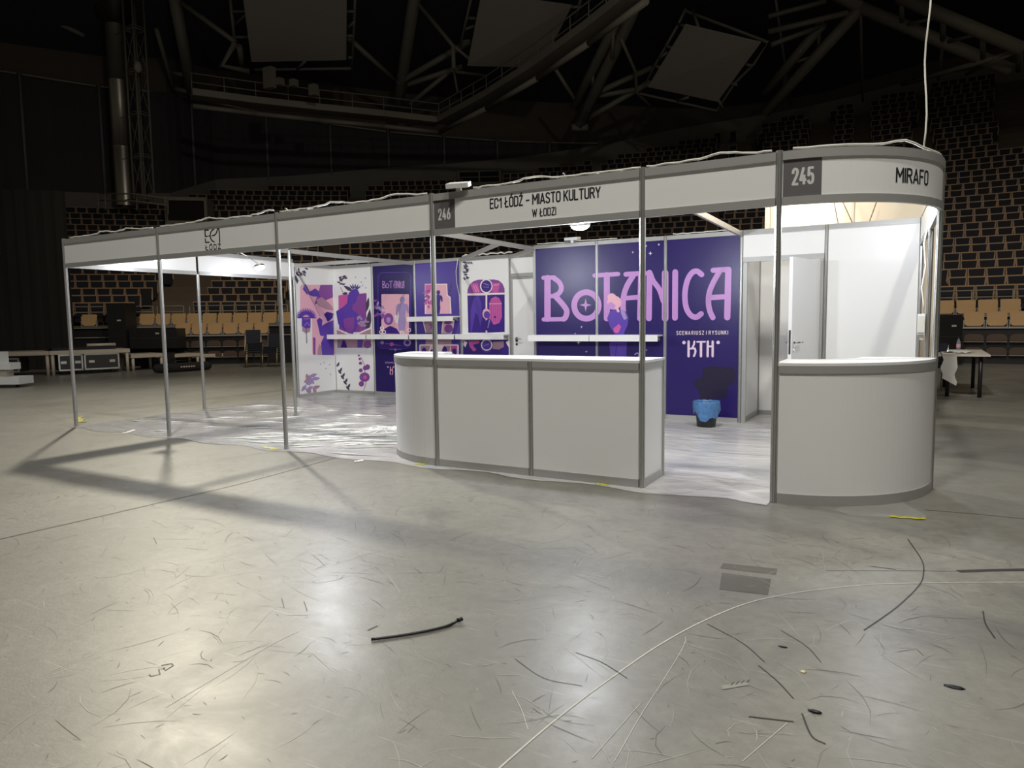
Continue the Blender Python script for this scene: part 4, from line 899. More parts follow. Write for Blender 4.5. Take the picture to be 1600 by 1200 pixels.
# closed back door bay
def lever(mb, p, d, n):
    p = np.array(p, float); d = np.array(d, float); n = np.array(n, float)
    mb.tube([p, p+n*.05], .012, 8); mb.tube([p+n*.05, p+n*.05+d*.12], .010, 8); mb.tube([p-(0, 0, .03)+n*.002, p+n*.006-(0, 0, .03)], .026, 10); mb.tube([p+n*.001, p+n*.006], .028, 12); mb.tube([p-(0, 0, .09)+n*.001, p+n*.008-(0, 0, .09)], .022, 12)
wall((gx(-2), YC), (gx(-1), YC), 'white header panel over the closed back door', z0=2.06)
t = thing('door', 'closed white door between the arched window poster and purple wall', 'door', (gx(-2)+.5, YC, 0))
MB().box(gx(-2)+.025, YC-.02, 0, gx(-2)+.06, YC+.02, 2.055).box(gx(-1)-.06, YC-.02, 0, gx(-1)-.025, YC+.02, 2.055).box(gx(-2)+.06, YC-.02, 2.03, gx(-1)-.06, YC+.02, 2.055).build('door_frame', M_rail, t)
lf = MB().box(gx(-2)+.066, YC-.03, .01, gx(-1)-.066, YC+.01, 2.024).build('leaf', M_white, t)
mb = MB(); lever(mb, (gx(-2)+.13, YC-.03, 1.05), (1, 0, 0), (0, -1, 0)); mb.build('handle', M_chrome, lf)
for x, y0, y1, lab in ((gx(-1), YB, YC, 'white side panel behind the left edge of the purple wall'), (gx(4), YB, YC, 'white side panel at the hidden right end of the store room')):
    wall((x, y0), (x, y1), lab)
# store-room bay with the open door
wall((gx(2), YB), (gx(3), YB), 'white header panel over the open door', z0=2.04)
wall((gx(3), YB), (gx(4), YB), 'large plain white wall panel right of the open door')
t = wall((gx(2)+.03, YB+.1), (gx(2)+.03, YC), 'white inner side panel of the store room seen through the doorway')
wall((gx(2)+.03, YC), (gx(3), YC), 'white back panel of the store room seen through the doorway'); wall((gx(3), YC), (gx(4), YC), 'white back panel of the store room behind the open door')
t = thing('door', 'white door standing open beside the plain white panel', 'door', (gx(3)-.07, YB, 0))
MB().box(gx(2)+.025, YB-.02, 0, gx(2)+.075, YB+.02, 2.035).box(gx(3)-.07, YB-.02, 0, gx(3)-.025, YB+.02, 2.035).build('door_frame', M_rail, t)
hx, hy = gx(3)-.075, YB-.03; fx, fy = 2.625, 3.13; dd = np.array([fx-hx, fy-hy]); L_ = np.linalg.norm(dd); dd /= L_; nn = np.array([dd[1], -dd[0]])
lf = MB().slab((hx, hy), (fx, fy), .012, 2.015, .04).build('leaf', M_white, t)
side = np.array([-dd[1], dd[0]]); side = side if side[0] > 0 else -side     # face turned to the right-hand front
mb = MB(); p = np.array([fx, fy])-dd*.07
for s_ in (1, -1): lever(mb, (*(p+side*.02*s_), 1.06), (*(-dd), 0), (*(side*s_), 0))
mb.build('handle', M_chrome, lf)
e = np.array([fx, fy])+dd*.0015; mb = MB(); mb.slab(e-dd*.002, e+dd*.002, .93, 1.2, .022); mb.build('lock_plate', mat('dark_steel', (.06, .06, .06), .4, .7), lf)

# wall shelves
def shelf(x0, x1, yw, z, lab, dep=.22, h=.085):
    t = thing('wall_shelf', lab, 'shelf', ((x0+x1)/2, yw-dep/2, z-h), 'white wall shelves')
    MB().box(x0, yw-dep, z-.02, x1, yw-.012, z).build('board', M_white, t); MB().box(x0, yw-dep-.012, z-h, x1, yw-dep, z).build('front_lip', M_white, t)
    for x in (x0+.03, x1-.05): MB().add([(x, yw-.012, z-.02), (x, yw-dep+.02, z-.02), (x, yw-.012, z-.085), (x+.015, yw-.012, z-.02), (x+.015, yw-dep+.02, z-.02), (x+.015, yw-.012, z-.085)], [(0, 1, 2), (5, 4, 3), (0, 3, 4, 1), (1, 4, 5, 2), (2, 5, 3, 0)]).build('bracket', M_rail, t)
shelf(gx(-1)+.0, gx(0)-.03, YB, 1.135, 'white shelf on the left purple title panel'); shelf(gx(0)-.02, gx(1)-.03, YB, 1.135, 'white shelf across the standing figure on the middle purple panel')
for g, lab in ((-6, 'white shelf across the white bust poster'), (-5, 'white shelf across the narrow dark title poster'), (-4, 'lower white shelf on the violet poster'), (-3, 'white shelf under the arched window picture')):
    shelf(gx(g)+.02, gx(g+1)-.01, YC, 1.13, lab)
shelf(gx(-4)-.02, gx(-3)-.02, YC, 1.44, 'upper white shelf on the violet poster')

# counters
HC = 1.01
t = thing('counter', 'long white counter with a rounded left end under sign 246', 'counter', (.6, .3, 0))
top = MB(); pts = [(2.02, -.01), (2.02, .52), (0, .52)]
def ringpts(c, r, a0, a1, n=16): return [(c[0]+r*math.cos(math.radians(a0+(a1-a0)*k/n)), c[1]+r*math.sin(math.radians(a0+(a1-a0)*k/n))) for k in range(n+1)]
poly = [(2.02, -.012), (2.02, .52)]+[(0, .5)]+ringpts((0, 1), .5, 270, 180)[1:]+ringpts((0, 1), 1.012, 180, 270)
top.prism(poly, HC-.008, HC+.012); top.build('top', M_white, t)
MB().arcband((0, 1), .994, 1.004, .065, HC-.055, 180, 268.6, 26).build('curved_front', M_white, t)
MB().arcband((0, 1), .985, 1.012, HC-.06, HC-.009, 180, 268.6, 26).build('top_rail', M_rail, t); MB().arcband((0, 1), .985, 1.012, 0, .07, 180, 268.6, 26).build('bottom_rail', M_rail, t)
for x0, x1 in ((.025, .978), (1.022, 1.975)):
    MB().box(x0, -.006, .065, x1, .006, HC-.055).build('front_panel', M_white, t); MB().box(x0, -.017, HC-.06, x1, .017, HC-.009).build('top_rail', M_rail, t); MB().box(x0, -.017, 0, x1, .017, .07).build('bottom_rail', M_rail, t)
MB().box(1.994, .024, .065, 2.006, .478, HC-.055).build('end_panel', M_white, t); MB().box(1.985, .024, HC-.06, 2.017, .478, HC-.009).build('top_rail', M_rail, t); MB().box(1.985, .024, 0, 2.017, .478, .07).build('bottom_rail', M_rail, t)
for x, y in ((1, 0), (2, .5), (0, .5), (-.5, 1), (-1, 1)):
    mb = MB(); post_mesh(mb, x, y, 0, HC-.008); mb.build('leg_post', M_alu, t)
t = thing('counter', 'curved white counter under the rounded sign 245', 'counter', (3.6, .4, 0))
poly = [(3, -.012)]+ringpts((3, 1), 1.012, 270, 360)[1:]+[(3.5, 1.0)]+ringpts((3, 1), .5, 360, 270)[1:]
MB().prism(poly, HC-.008, HC+.012).build('top', M_white, t)
MB().arcband((3, 1), .994, 1.004, .065, HC-.055, -88.4, -1.4, 30).build('curved_front', M_white, t)
MB().arcband((3, 1), .985, 1.012, HC-.06, HC-.009, -88.4, -1.4, 30).build('top_rail', M_rail, t); MB().arcband((3, 1), .985, 1.012, 0, .075, -88.4, -1.4, 30).build('bottom_rail', M_rail, t)
MB().box(2.994, .025, .01, 3.006, .49, HC-.01).build('end_panel', M_white, t); MB().box(3.5, .994, .01, 3.975, 1.006, HC-.01).build('end_panel', M_white, t)
for x, y in ((3, .5), (3.5, 1)):
    mb = MB(); post_mesh(mb, x, y, 0, HC-.008); mb.build('leg_post', M_alu, t)

# ceiling beams
def beam(a, b, lab, z=2.385):
    mb = MB(); mb.slab(a, b, z-.03, z+.03, .03); tag(mb.build('ceiling_beam', M_rail), lab, 'beam', 'aluminium ceiling beams')
beam((-4, .03), (-4, 2.0), 'ceiling beam from the front to the free-standing post'); beam((-4, 2.06), (-3.99, YC-.03), 'ceiling beam from the free-standing post to the back wall')
beam((XL+.03, YB), (-4.02, YB), 'ceiling beam across the left bay in front of the bust poster'); beam((gx(-1), .03), (gx(-1), YB-.03), 'ceiling beam from the front to the left edge of the purple wall')
beam((gx(-3)+.03, YC-.05), (gx(-1)-.03, 2.98), 'slanting ceiling beam above the arched window poster'); beam((gx(-2)+.03, YC-.05), (gx(-1)-.03, YB+.03), 'short slanting ceiling beam above the closed door')
beam((2, .03), (gx(2), YB-.03), 'ceiling beam from the front to the right edge of the purple wall')

# ------------------------------------------------------------------ booth lamps (with their own light)
def arm_lamp(base, head, aim, lab, watts):
    base, head = np.array(base, float), np.array(head, float); aim = np.array(aim, float); aim /= np.linalg.norm(aim)
    t = thing('spotlight', lab, 'lamp', base, 'arm spotlights of the booth')
    MB().tube([base, base+(0, 0, .03), (base+head)/2+(0, 0, .05), head-aim*.05], .009, 8).build('arm', M_alu, t)
    mb = MB(); mb.tube([head-aim*.05, head-aim*.035, head-aim*.01, head+aim*.005], [.03, .075, .088, .09], 20); mb.build('lamp_head', M_alu, t)
    MB().tube([head+aim*.004, head+aim*.02, head+aim*.036, head+aim*.045], [.082, .076, .052, .015], 20).build('lamp_glass', M_led, t)
    MB().box(base[0]-.02, base[1]-.02, base[2]-.03, base[0]+.02, base[1]+.02, base[2]+.01).build('clamp', M_alu, t)
    lamp('booth_lamp', tuple(head+aim*.11), watts, .07, (.93, .975, 1.06))
arm_lamp((1.31, .03, 2.52), (1.31, .36, 2.165), (0, .15, -1), 'arm spotlight glowing under the right half of board 246', 92)
arm_lamp((-5.96, 2.75, 2.52), (-5.45, 2.75, 2.27), (.3, 0, -.95), 'arm spotlight glowing against the far half of the left side fascia', 12)
arm_lamp((-5.98, 1.0, 2.52), (-5.47, 1.0, 2.30), (.3, 0, -.95), 'arm spotlight on the near half of the left side fascia', 12)
arm_lamp((-1.9, .03, 2.52), (-1.9, .42, 2.30), (0, .5, -.85), 'arm spotlight behind the blank fascia left of sign 246', 100)
arm_lamp((3.97, 1.95, 2.52), (3.70, 1.95, 2.40), (-.4, .3, -.85), 'arm spotlight on the right side behind the curved fascia', 46)
def box_flood(p, yaw, lab, watts=0, tilt=.3):
    t = thing('floodlight', lab, 'lamp', p, 'white box floodlights')
    M = Matrix.Rotation(yaw, 4, 'Z') @ Matrix.Rotation(tilt, 4, 'X')
    def B(x0, y0, z0, x1, y1, z1):
        mb = MB().box(x0, y0, z0, x1, y1, z1); mb.v = [tuple(np.array(p)+np.array(M @ Vector(v))) for v in mb.v]; return mb
    B(-.10, -.06, .035, .10, .06, .075).build('housing', M_white, t); B(-.085, .0601, .04, .085, .064, .07).build('lamp_glass', M_led if watts else M_white, t); B(-.02, -.02, 0, .02, .02, .036).build('bracket', M_alu, t)
box_flood((.30, 0, HF), .25, 'white box floodlight lying on top of the fascia above sign 246', 0)
box_flood((-.42, YB, HW), 0, 'white box floodlight on top of the left purple title panel', 0, .1)

# white cables: along the fascia tops, down the right-hand post, and hanging from the roof
rnd = random.Random(11)
def cable(pts, r, lab, m=M_cable, group=None, name='cable'): return tag(MB().tube(pts, r, 6).build(name, m), lab, 'cable', group)
def top_run(x0, x1, loops):
    P = []; n = int((x1-x0)/.05)
    for k in range(n+1):
        x = x0+(x1-x0)*k/n; lift = sum(.03*math.exp(-((x-l)/.16)**2) for l in loops); P.append((x, .012*math.sin(k*1.7), HF+.012+lift+.006*rnd.random()))
    return P
for x0, x1, lp, lab in ((-5.85, -4.1, (-5.1, -4.6), 'white power cable lying on the leftmost fascia board'), (-3.95, -2.05, (-3.1, -2.1), 'white power cable lying on the EC1 fascia board'),
                        (-1.95, -.05, (-1.2, -.4), 'white power cable lying on the blank fascia left of sign 246'), (.45, 1.98, (1.05,), 'white power cable lying on the 246 fascia board'), (2.03, 2.95, (2.6,), 'white power cable lying on the blank fascia left of the curved one')):
    o = cable(top_run(x0, x1, lp), .008, lab, group='white cables on the fascia tops')
cv = []
for k in range(17):
    a = math.radians(-85+80*k/16); cv.append((3+math.cos(a), 1+math.sin(a), HF+.012+(.04*math.exp(-((k-9)/1.5)**2))+.005*rnd.random()))
cable(cv, .008, 'white power cable lying on the curved fascia', group='white cables on the fascia tops')
for x0, x1, y, lab in ((gx(-1)+.05, gx(0)+.3, YB, 'white cable lying on top of the left purple title panels'), (gx(1)+.1, gx(2)-.1, YB, 'white cable lying on top of the right purple title panel')):
    cable([(x0+(x1-x0)*k/12, y-.005, HW+.01+.012*rnd.random()) for k in range(13)], .007, lab, group='white cables on the wall tops')
P = [(gx(-3)+.05+.07*k, YC-.01+.012*math.sin(k*2), HW+.012+.03*abs(math.sin(k*1.3))) for k in range(15)]; cable(P, .012, 'crumpled white cable bundle on top of the arched window panel')
cable([(gx(-3)-.02, YC-.04, HW-.02), (gx(-3)-.06, YC-.045, 2.2), (gx(-3)-.05, YC-.045, 2.0), (gx(-3)+.0, YC-.045, 1.78), (gx(-3)+.0, YC-.03, 1.15)], .006, 'thin white cable hanging down the post left of the arched window poster')
h0 = atz(1443, 234, HF+.01); H = [h0]
for k in range(1, 40): H.append(np.array(h0)+(.012*math.sin(k*.9), .012*math.cos(k*1.3), k*.12))
cable(H, .0065, 'white cable hanging from the roof down to the curved fascia')
pc = (3.955-.035, 2.3-.03)
t = thing('power_box', 'small white power distribution box on the right-hand post', 'power box', (pc[0], pc[1], 1.17))
MB().box(pc[0]-.05, pc[1]-.05, 1.17, pc[0]+.012, pc[1]+.03, 1.36).build('housing', M_white, t); MB().box(pc[0]-.045, pc[1]-.058, 1.19, pc[0]+.008, pc[1]-.05, 1.34).build('cover', M_cable, t); MB().box(pc[0]-.03, pc[1]-.03, 1.12, pc[0]+.0, pc[1]+.0, 1.17).build('plug', M_cable, t)
cable([(pc[0]-.005, pc[1]-.03, 1.36), (pc[0]-.005, pc[1]-.03, 1.45), (pc[0]-.025, pc[1]-.035, 1.6), (pc[0]-.0, pc[1]-.03, 1.8), (pc[0]-.02, pc[1]-.03, 2.0), (pc[0]+.01, pc[1]-.02, 2.2), (pc[0]+.03, pc[1]-.02, 2.5)], .008, 'white cable running down the right-hand post into the power box')

# tall cream partition of the neighbouring stand, seen above the white panels
xa, xb = 1.80, 4.05; yw = 6.05
t = tag(MB().box(xa, yw, 0, xb, yw+.06, 3.2).build('partition_wall', mat('cream_partition', (.74, .66, .54), .7, var=.04)), 'tall cream partition behind the store room, showing above the white panels', 'partition')
for x in (xa+.1, 3.0, 3.9): MB().box(x-.02, yw-.012, 0, x+.02, yw, 3.2).build('batten', mat('cream_batten', (.62, .50, .42), .7), t)
for k, (u0, v0, u1, v1) in enumerate(((1304, 320, 1309, 346), (1318, 318, 1330, 344), (1368, 320, 1360, 342))):
    a, b = aty(u0, v0, 5.9), aty(u1, v1, 5.9); d = a-b
    cable([b-d*1.0, b, a, a+d*.5], .006, ('thin dark wire in front of the cream partition, leftmost of three', 'thin dark wire in front of the cream partition, middle of three', 'thin dark wire in front of the cream partition, rightmost of three')[k], M_black, 'wires by the cream partition', 'wire')
lamp('store_room_fill', (2.4, 5.5, 3.0), 48, .1, (1, .86, .66))  # unseen fill, kept strong to brighten the store room

# bin with blue bag
bx, by = 1.615, 3.46
t = thing('waste_bin', 'black waste bin lined with a blue plastic bag by the purple wall', 'bin', (bx, by, 0))
MB().lathe((bx, by, 0), [(0, .004), (.105, .004), (.108, .0), (.112, .01), (.143, .29), (.15, .295), (.146, .30), (.138, .29), (.106, .015), (0, .015)], 28).build('bucket', M_black, t)
mb = MB(); n = 40; V = []; rnd = random.Random(5)
hem = [.13+.05*math.sin(k*2*PI/n*2+.8)+.03*math.sin(k*2*PI/n*5)+.02*rnd.random() for k in range(n)]
prof = [(.118, .17), (.137, .27), (.150, .31), (.158, .315), (.162, .30), (.163, .25), (.160, None)]
for j, (r, z) in enumerate(prof):
    for k in range(n):
        a = 2*PI*k/n; zz = (hem[k] if z is None else z+.014*rnd.random()); rr_ = r+.006*math.sin(k*2.7+j)+.004*rnd.random()+(.012*math.sin(k*2*PI/n*3) if z is None else 0); V.append((bx+rr_*math.cos(a), by+rr_*math.sin(a), zz))
mb.add(V, [(j*n+k, j*n+(k+1) % n, (j+1)*n+(k+1) % n, (j+1)*n+k) for j in range(len(prof)-1) for k in range(n)], True); mb.build('bag', M_bag, t)

# clear plastic film over the booth floor
def film_mat(lo=.58, hi=.76):
    mt, n, b = nt('plastic_film'); N, L = n.nodes.new, n.links.new
    b.inputs['Base Color'].default_value = (.80, .79, .81, 1); b.inputs['Roughness'].default_value = .14
    tc = N('ShaderNodeTexCoord'); tr = N('ShaderNodeBsdfTransparent'); mx = N('ShaderNodeMixShader')
    def nz(sc, rot, stretch, det=3):
        mp = N('ShaderNodeMapping'); mp.inputs['Rotation'].default_value = (0, 0, rot); mp.inputs['Scale'].default_value = (1, stretch, 1); L(tc.outputs['Object'], mp.inputs['Vector'])
        o = N('ShaderNodeTexNoise'); o.inputs['Scale'].default_value = sc; o.inputs['Detail'].default_value = det; o.inputs['Distortion'].default_value = 1.6; L(mp.outputs[0], o.inputs['Vector']); return o.outputs['Fac']
    def mr(s_, a, b_, c, d):
        r = N('ShaderNodeMapRange'); r.inputs[1].default_value = a; r.inputs[2].default_value = b_; r.inputs[3].default_value = c; r.inputs[4].default_value = d; L(s_, r.inputs[0]); return r.outputs[0]
    w1, w2 = nz(.8, .55, 1.9), nz(1.1, -.5, 1.6)
    mxm = N('ShaderNodeMath'); mxm.operation = 'MAXIMUM'; L(mr(w1, .50, .75, 0, 1), mxm.inputs[0]); L(mr(w2, .52, .75, 0, 1), mxm.inputs[1])
    f = N('ShaderNodeMapRange'); f.inputs[3].default_value = lo; f.inputs[4].default_value = hi; L(mxm.outputs[0], f.inputs[0])
    L(f.outputs[0], mx.inputs[0]); L(tr.outputs[0], mx.inputs[1]); L(b.outputs[0], mx.inputs[2]); L(mx.outputs[0], n.nodes['Material Output'].inputs['Surface'])
    ad = N('ShaderNodeMath'); L(w1, ad.inputs[0]); L(w2, ad.inputs[1])
    bp = N('ShaderNodeBump'); bp.inputs['Strength'].default_value = .4; bp.inputs['Distance'].default_value = .05; L(ad.outputs[0], bp.inputs['Height']); L(bp.outputs[0], b.inputs['Normal'])
    return mt
rnd = random.Random(2); nx, ny = 60, 34; V = []; X0, X1, Y0, Y1 = -6.05, 2.98, -.10, 4.88
for j in range(ny+1):
    for i in range(nx+1):
        x = X0+(X1-X0)*i/nx; y = Y0+(Y1-Y0)*j/ny
        if j == 0: y += .05*math.sin(i*.9)+.03*rnd.random()-.02
        if i == 0: x += .08*math.sin(j*1.1)
        V.append((x, y, .004+.006*max(0, math.sin(x*3+y*5))*rnd.random()))
mb = MB(); mb.add(V, [(j*(nx+1)+i, j*(nx+1)+i+1, (j+1)*(nx+1)+i+1, (j+1)*(nx+1)+i) for j in range(ny) for i in range(nx)], True)
film = tag(mb.build('plastic_sheet', film_mat()), 'wrinkled clear plastic sheet covering the booth floor', 'plastic sheet')
M_crease = mat('film_crease', (.82, .82, .80), .3)
mb = MB()
for k in range(110):
    x, y = rnd.uniform(-5.9, -.9), rnd.uniform(-.02, 2.6)
    if k > 56: x, y = rnd.uniform(-3.2, -1.4), rnd.uniform(.0, 1.6)  # extra white ridges here imitate glare on the sheet
    a = rnd.gauss(.35, .25); L_ = rnd.uniform(.2, .9); mb.tube([(x, y, .006), (x+L_*.5*math.cos(a), y+L_*.5*math.sin(a), .014), (x+L_*math.cos(a+.1), y+L_*math.sin(a+.1), .006)], [.001, .011, .001], 5)
sx, sy = atz(600, 672)[:2]
for k in range(13):
    a = 2*PI*k/13+.2; mb.tube([(sx+.05*math.cos(a), sy+.05*math.sin(a), .007), (sx+.22*math.cos(a), sy+.22*math.sin(a), .016), (sx+.42*math.cos(a), sy+.42*math.sin(a), .006)], [.006, .009, .001], 5)
mb.build('creases_and_glare', M_crease, film, kind='stuff')
ff = MB()   # torn strip of film beyond the curved counter
P = [atz(1330, 806), atz(1447, 812), atz(1447, 806), atz(1400, 780), atz(1300, 796)]; ff.add([p+np.array([0, 0, .003]) for p in P], [(0, 1, 2, 3, 4)])
tag(ff.build('plastic_sheet', film_mat(.12, .4)), 'corner of plastic sheet sticking out in front of the curved counter', 'plastic sheet')
def tape(px0, px1, w, lab, m=M_yellow, up=0):
    a, b = atz(*px0), atz(*px1); d = (b-a)/np.linalg.norm(b-a); n = np.array([-d[1], d[0], 0])*w/2; k = 7; V = []
    for i in range(k+1):
        p = a+(b-a)*i/k+n*.5*math.sin(i*2.1); V += [p+n+(0, 0, .006+.004*(i % 2)), p-n+(0, 0, .006)]
    return tag(MB().add(V, [(2*i, 2*i+1, 2*i+3, 2*i+2) for i in range(k)]).build('tape_strip', m), lab, 'tape', 'torn tape strips on the floor')
tape((648, 726), (688, 725), .05, 'torn yellow tape at the foot of the rounded counter end'); tape((410, 699), (433, 702), .05, 'torn yellow tape left of the third front post'); tape((930, 756), (950, 759), .03, 'thin yellow tape at the foot of the long counter')
tape((1390, 808), (1446, 812), .035, 'yellow tape in front of the curved counter'); tape((120, 652), (128, 660), .10, 'scrap of yellow tape beside the far left front post')
tape((194, 678), (211, 672), .05, 'white tape scrap on the front edge left of the second post', M_crease); tape((555, 722), (568, 720), .04, 'white tape scrap in front of the plastic sheet', M_crease)

# things on the foreground floor
cb = [atz(*q)+np.array([0, 0, .008]) for q in ((580, 1002), (625, 996), (665, 989), (695, 982), (707, 977))]+[atz(715, 975)+np.array([0, 0, .016])]
t = tag(MB().tube(catmull(cb, 5), .0065, 8).build('cable', M_black), 'short piece of black cable lying on the open concrete floor', 'cable'); 
sm = MB(); c = atz(715, 975); sm.tube([c+(0, 0, .016), c+np.array([.012, .02, .02])], .010, 8); sm.build('cable_end', M_black, t)
P = [atz(*q)+np.array([0, 0, .002]) for q in ((1127, 1072), (1167, 1065), (1170, 1071), (1129, 1078))]
t = tag(MB().add(P, [(0, 1, 2, 3)]).build('sticker', mat('grey_sticker', (.27, .26, .235), .5)), 'worn pale sticker stuck to the foreground floor', 'sticker')
mb = MB()
for k in range(4):
    a = [atz(1141+k*8, 1071.5-k*1.4), atz(1146+k*8, 1067-k*1.3)]; d = np.array([.004, .004, 0]); mb.add([a[0]+(0, 0, .003), a[0]+d+(0, 0, .003), a[1]+d+(0, 0, .003), a[1]+(0, 0, .003)], [(0, 1, 2, 3)])
mb.build('marks', M_scuff, t)
for k, (u, v, w, h, lab) in enumerate(((1273, 1113, .018, .008, 'small black scrap on the right foreground floor'), (1491, 1074, .026, .004, 'flat dark leaf-like scrap at the far right of the floor'), (1223, 1011, .014, .004, 'small dark scrap below the painted arc'))):
    c = atz(u, v); mb = MB(); mb.lathe(c, [(0, 0), (w*.6, .001), (w, h*.5), (w*.5, h), (0, h*1.1)], 7); mb.v = [(c[0]+(x-c[0])*1.4, c[1]+(y-c[1])*.6, z) for x, y, z in mb.v]; tag(mb.build('debris', M_black), lab, 'debris', 'dark scraps on the floor')
c = atz(1255, 1050); tag(MB().lathe(c, [(0, .0), (.012, .001), (.008, .004), (0, .004)], 6).build('debris', mat('pale_scrap', (.6, .55, .3), .6)), 'tiny pale yellow scrap on the right foreground floor', 'debris')
o = atz(1452, 641); tag(MB().box(o[0]-.06, o[1], 0, o[0]+.04, o[1]+.2, .06).build('cable_ramp', M_black), 'small black block on the floor behind the curved counter', 'block')

# ------------------------------------------------------------------ clutter at the left: stage decks, cases, chairs
def deck(p0, p1, depth, h, lab, legs=True, th=.11, skirt=False):
    """stage deck with its front edge from floor pixel p0 to p1"""
    a, b = atz(*p0), atz(*p1); d = (b-a)/np.linalg.norm(b-a); n = np.array([-d[1], d[0], 0.0])
    t = thing('stage_deck', lab, 'stage deck', (a+b)/2, 'stage decks by the left stand')
    v = [a, b, b+n*depth, a+n*depth]; MB().hexa([q+(0, 0, h-th) for q in v]+[q+(0, 0, h) for q in v]).build('platform', M_deckwood, t)
    for q in (a+d*.07+n*.06, b-d*.07+n*.06, b-d*.07+n*(depth-.06), a+d*.07+n*(depth-.06)): MB().tube([q, q+(0, 0, h-th)], .045, 8).build('leg', M_deckwood, t)
    return a, b, d, n
def flight_case(c, d, n, w, dep, h, lab, wheels=True, lid=M_case):
    t = thing('flight_case', lab, 'flight case', c, 'black flight cases under the decks'); z0 = .12 if wheels else .0
    q = lambda x, y, z: c+d*x+n*y+np.array([0, 0, z])
    def B(x0, x1, y0, y1, z0_, z1_): return MB().hexa([q(x0, y0, z0_), q(x1, y0, z0_), q(x1, y1, z0_), q(x0, y1, z0_), q(x0, y0, z1_), q(x1, y0, z1_), q(x1, y1, z1_), q(x0, y1, z1_)])
    B(-w/2, w/2, 0, dep, z0, h).build('body', lid, t)
    for x0, x1, z_0, z_1 in ((-w/2-.01, w/2+.01, z0-.01, z0+.03), (-w/2-.01, w/2+.01, h-.03, h+.01), (-w/2-.01, -w/2+.03, z0, h), (w/2-.03, w/2+.01, z0, h)): B(x0, x1, -.012, .02, z_0, z_1).build('edge_profile', M_alu, t)
    for x in (-w*.3, w*.3):
        B(x-.07, x+.07, -.016, .0, h*.55, h*.68).build('latch', M_alu, t)
        if wheels: MB().tube([q(x, .08, .05)-d*.02, q(x, .08, .05)+d*.02], .05, 10).build('castor', M_black, t)
    return t
a, b, d, n = deck((-90, 592), (79, 587), 1.1, .68, 'stage deck at the far left edge, in front of the black drape')
flight_case(a+d*1.1+n*.12, d, n, 1.35, .7, .50, 'long dark flight case under the far left stage deck')
a, b, d, n = deck((80, 587), (205, 580.5), 1.1, .68, 'stage deck holding two flight cases underneath, left of the first booth post')
flight_case(a+d*.50+n*.05, d, n, .58, .6, .56, 'small flight case with silver fittings under the stage deck'); flight_case(a+d*1.28+n*.05, d, n, .88, .6, .56, 'wide flight case with silver edges under the stage deck')
t = tag(MB().tube([a+d*1.0+n*.5+(0, 0, .80), a+d*1.75+n*.5+(0, 0, .80)], .05, 8).build('pipe', M_deckwood), 'pale roll lying on a blue cover on the stage deck', 'roll')
q = a+d*.3+n*.35; tag(MB().hexa([a+d*x+n*y+np.array([0, 0, z]) for z in (.681, .75) for x, y in ((.1, .3), (1.7, .3), (1.7, .75), (.1, .75))]).build('folded_cover', M_navycloth), 'dark blue folded cover on top of the stage deck', 'cover')
deck((206, 580), (258, 577), 1.0, .50, 'low stage deck directly right of the flight cases')
deck((263, 574), (314, 571), .7, .42, 'low stage deck between the second post and the rear left post'); deck((316, 570), (364, 568), .5, .36, 'lowest stage deck, right of the rear left post')
def hallbox(u0, u1, vtop, vbot, depth, dep, lab, cat, name, m=M_black, label_plate=True):
    A, B = atd(u0, vbot, depth), atd(u1, vbot, depth); top = atd(u0, vtop, depth)[2]; z0 = max(0.0, A[2]) if vbot < 565 else 0.0
    d = (B-A); d[2] = 0; L_ = np.linalg.norm(d); d /= L_; n = np.array([-d[1], d[0], 0]); c = np.array([A[0], A[1], z0]); h = top-z0
    t = thing(name, lab, cat, c+d*L_/2)
    v = [c, c+d*L_, c+d*L_+n*dep, c+n*dep]; MB().hexa(v+[q+np.array([0, 0, h]) for q in v]).build('body', m, t)
    v2 = [c-n*.01+d*.02+np.array([0, 0, h*.48]), c-n*.01+d*(L_-.02)+np.array([0, 0, h*.48]), c+d*(L_-.02)+np.array([0, 0, h*.48]), c+d*.02+np.array([0, 0, h*.48])]
    MB().hexa(v2+[q+np.array([0, 0, .03]) for q in v2]).build('rib', M_case, t)
    if label_plate:
        p = c-n*.012+d*L_*.55+np.array([0, 0, h*.72]); MB().hexa([p+d*x+n*y+np.array([0, 0, z]) for z in (0, .05) for x, y in ((0, 0), (.12, 0), (.12, .012), (0, .012))]).build('name_plate', M_baffle, t)
hallbox(172, 200, 474, 570, 23.2, .7, 'black loudspeaker stack beside the far left plywood seats', 'loudspeaker', 'loudspeaker_stack')
hallbox(203, 278, 514, 545, 23.2, .6, 'wide black equipment case under the first plywood seats', 'case', 'equipment_case')
hallbox(220, 262, 552, 572, 22.6, .6, 'low black case under the low stage deck', 'case', 'equipment_case')
hallbox(1464, 1502, 492, 560, 18.8, .45, 'black equipment case left of the front plywood seats, behind the white tables', 'case', 'equipment_case')
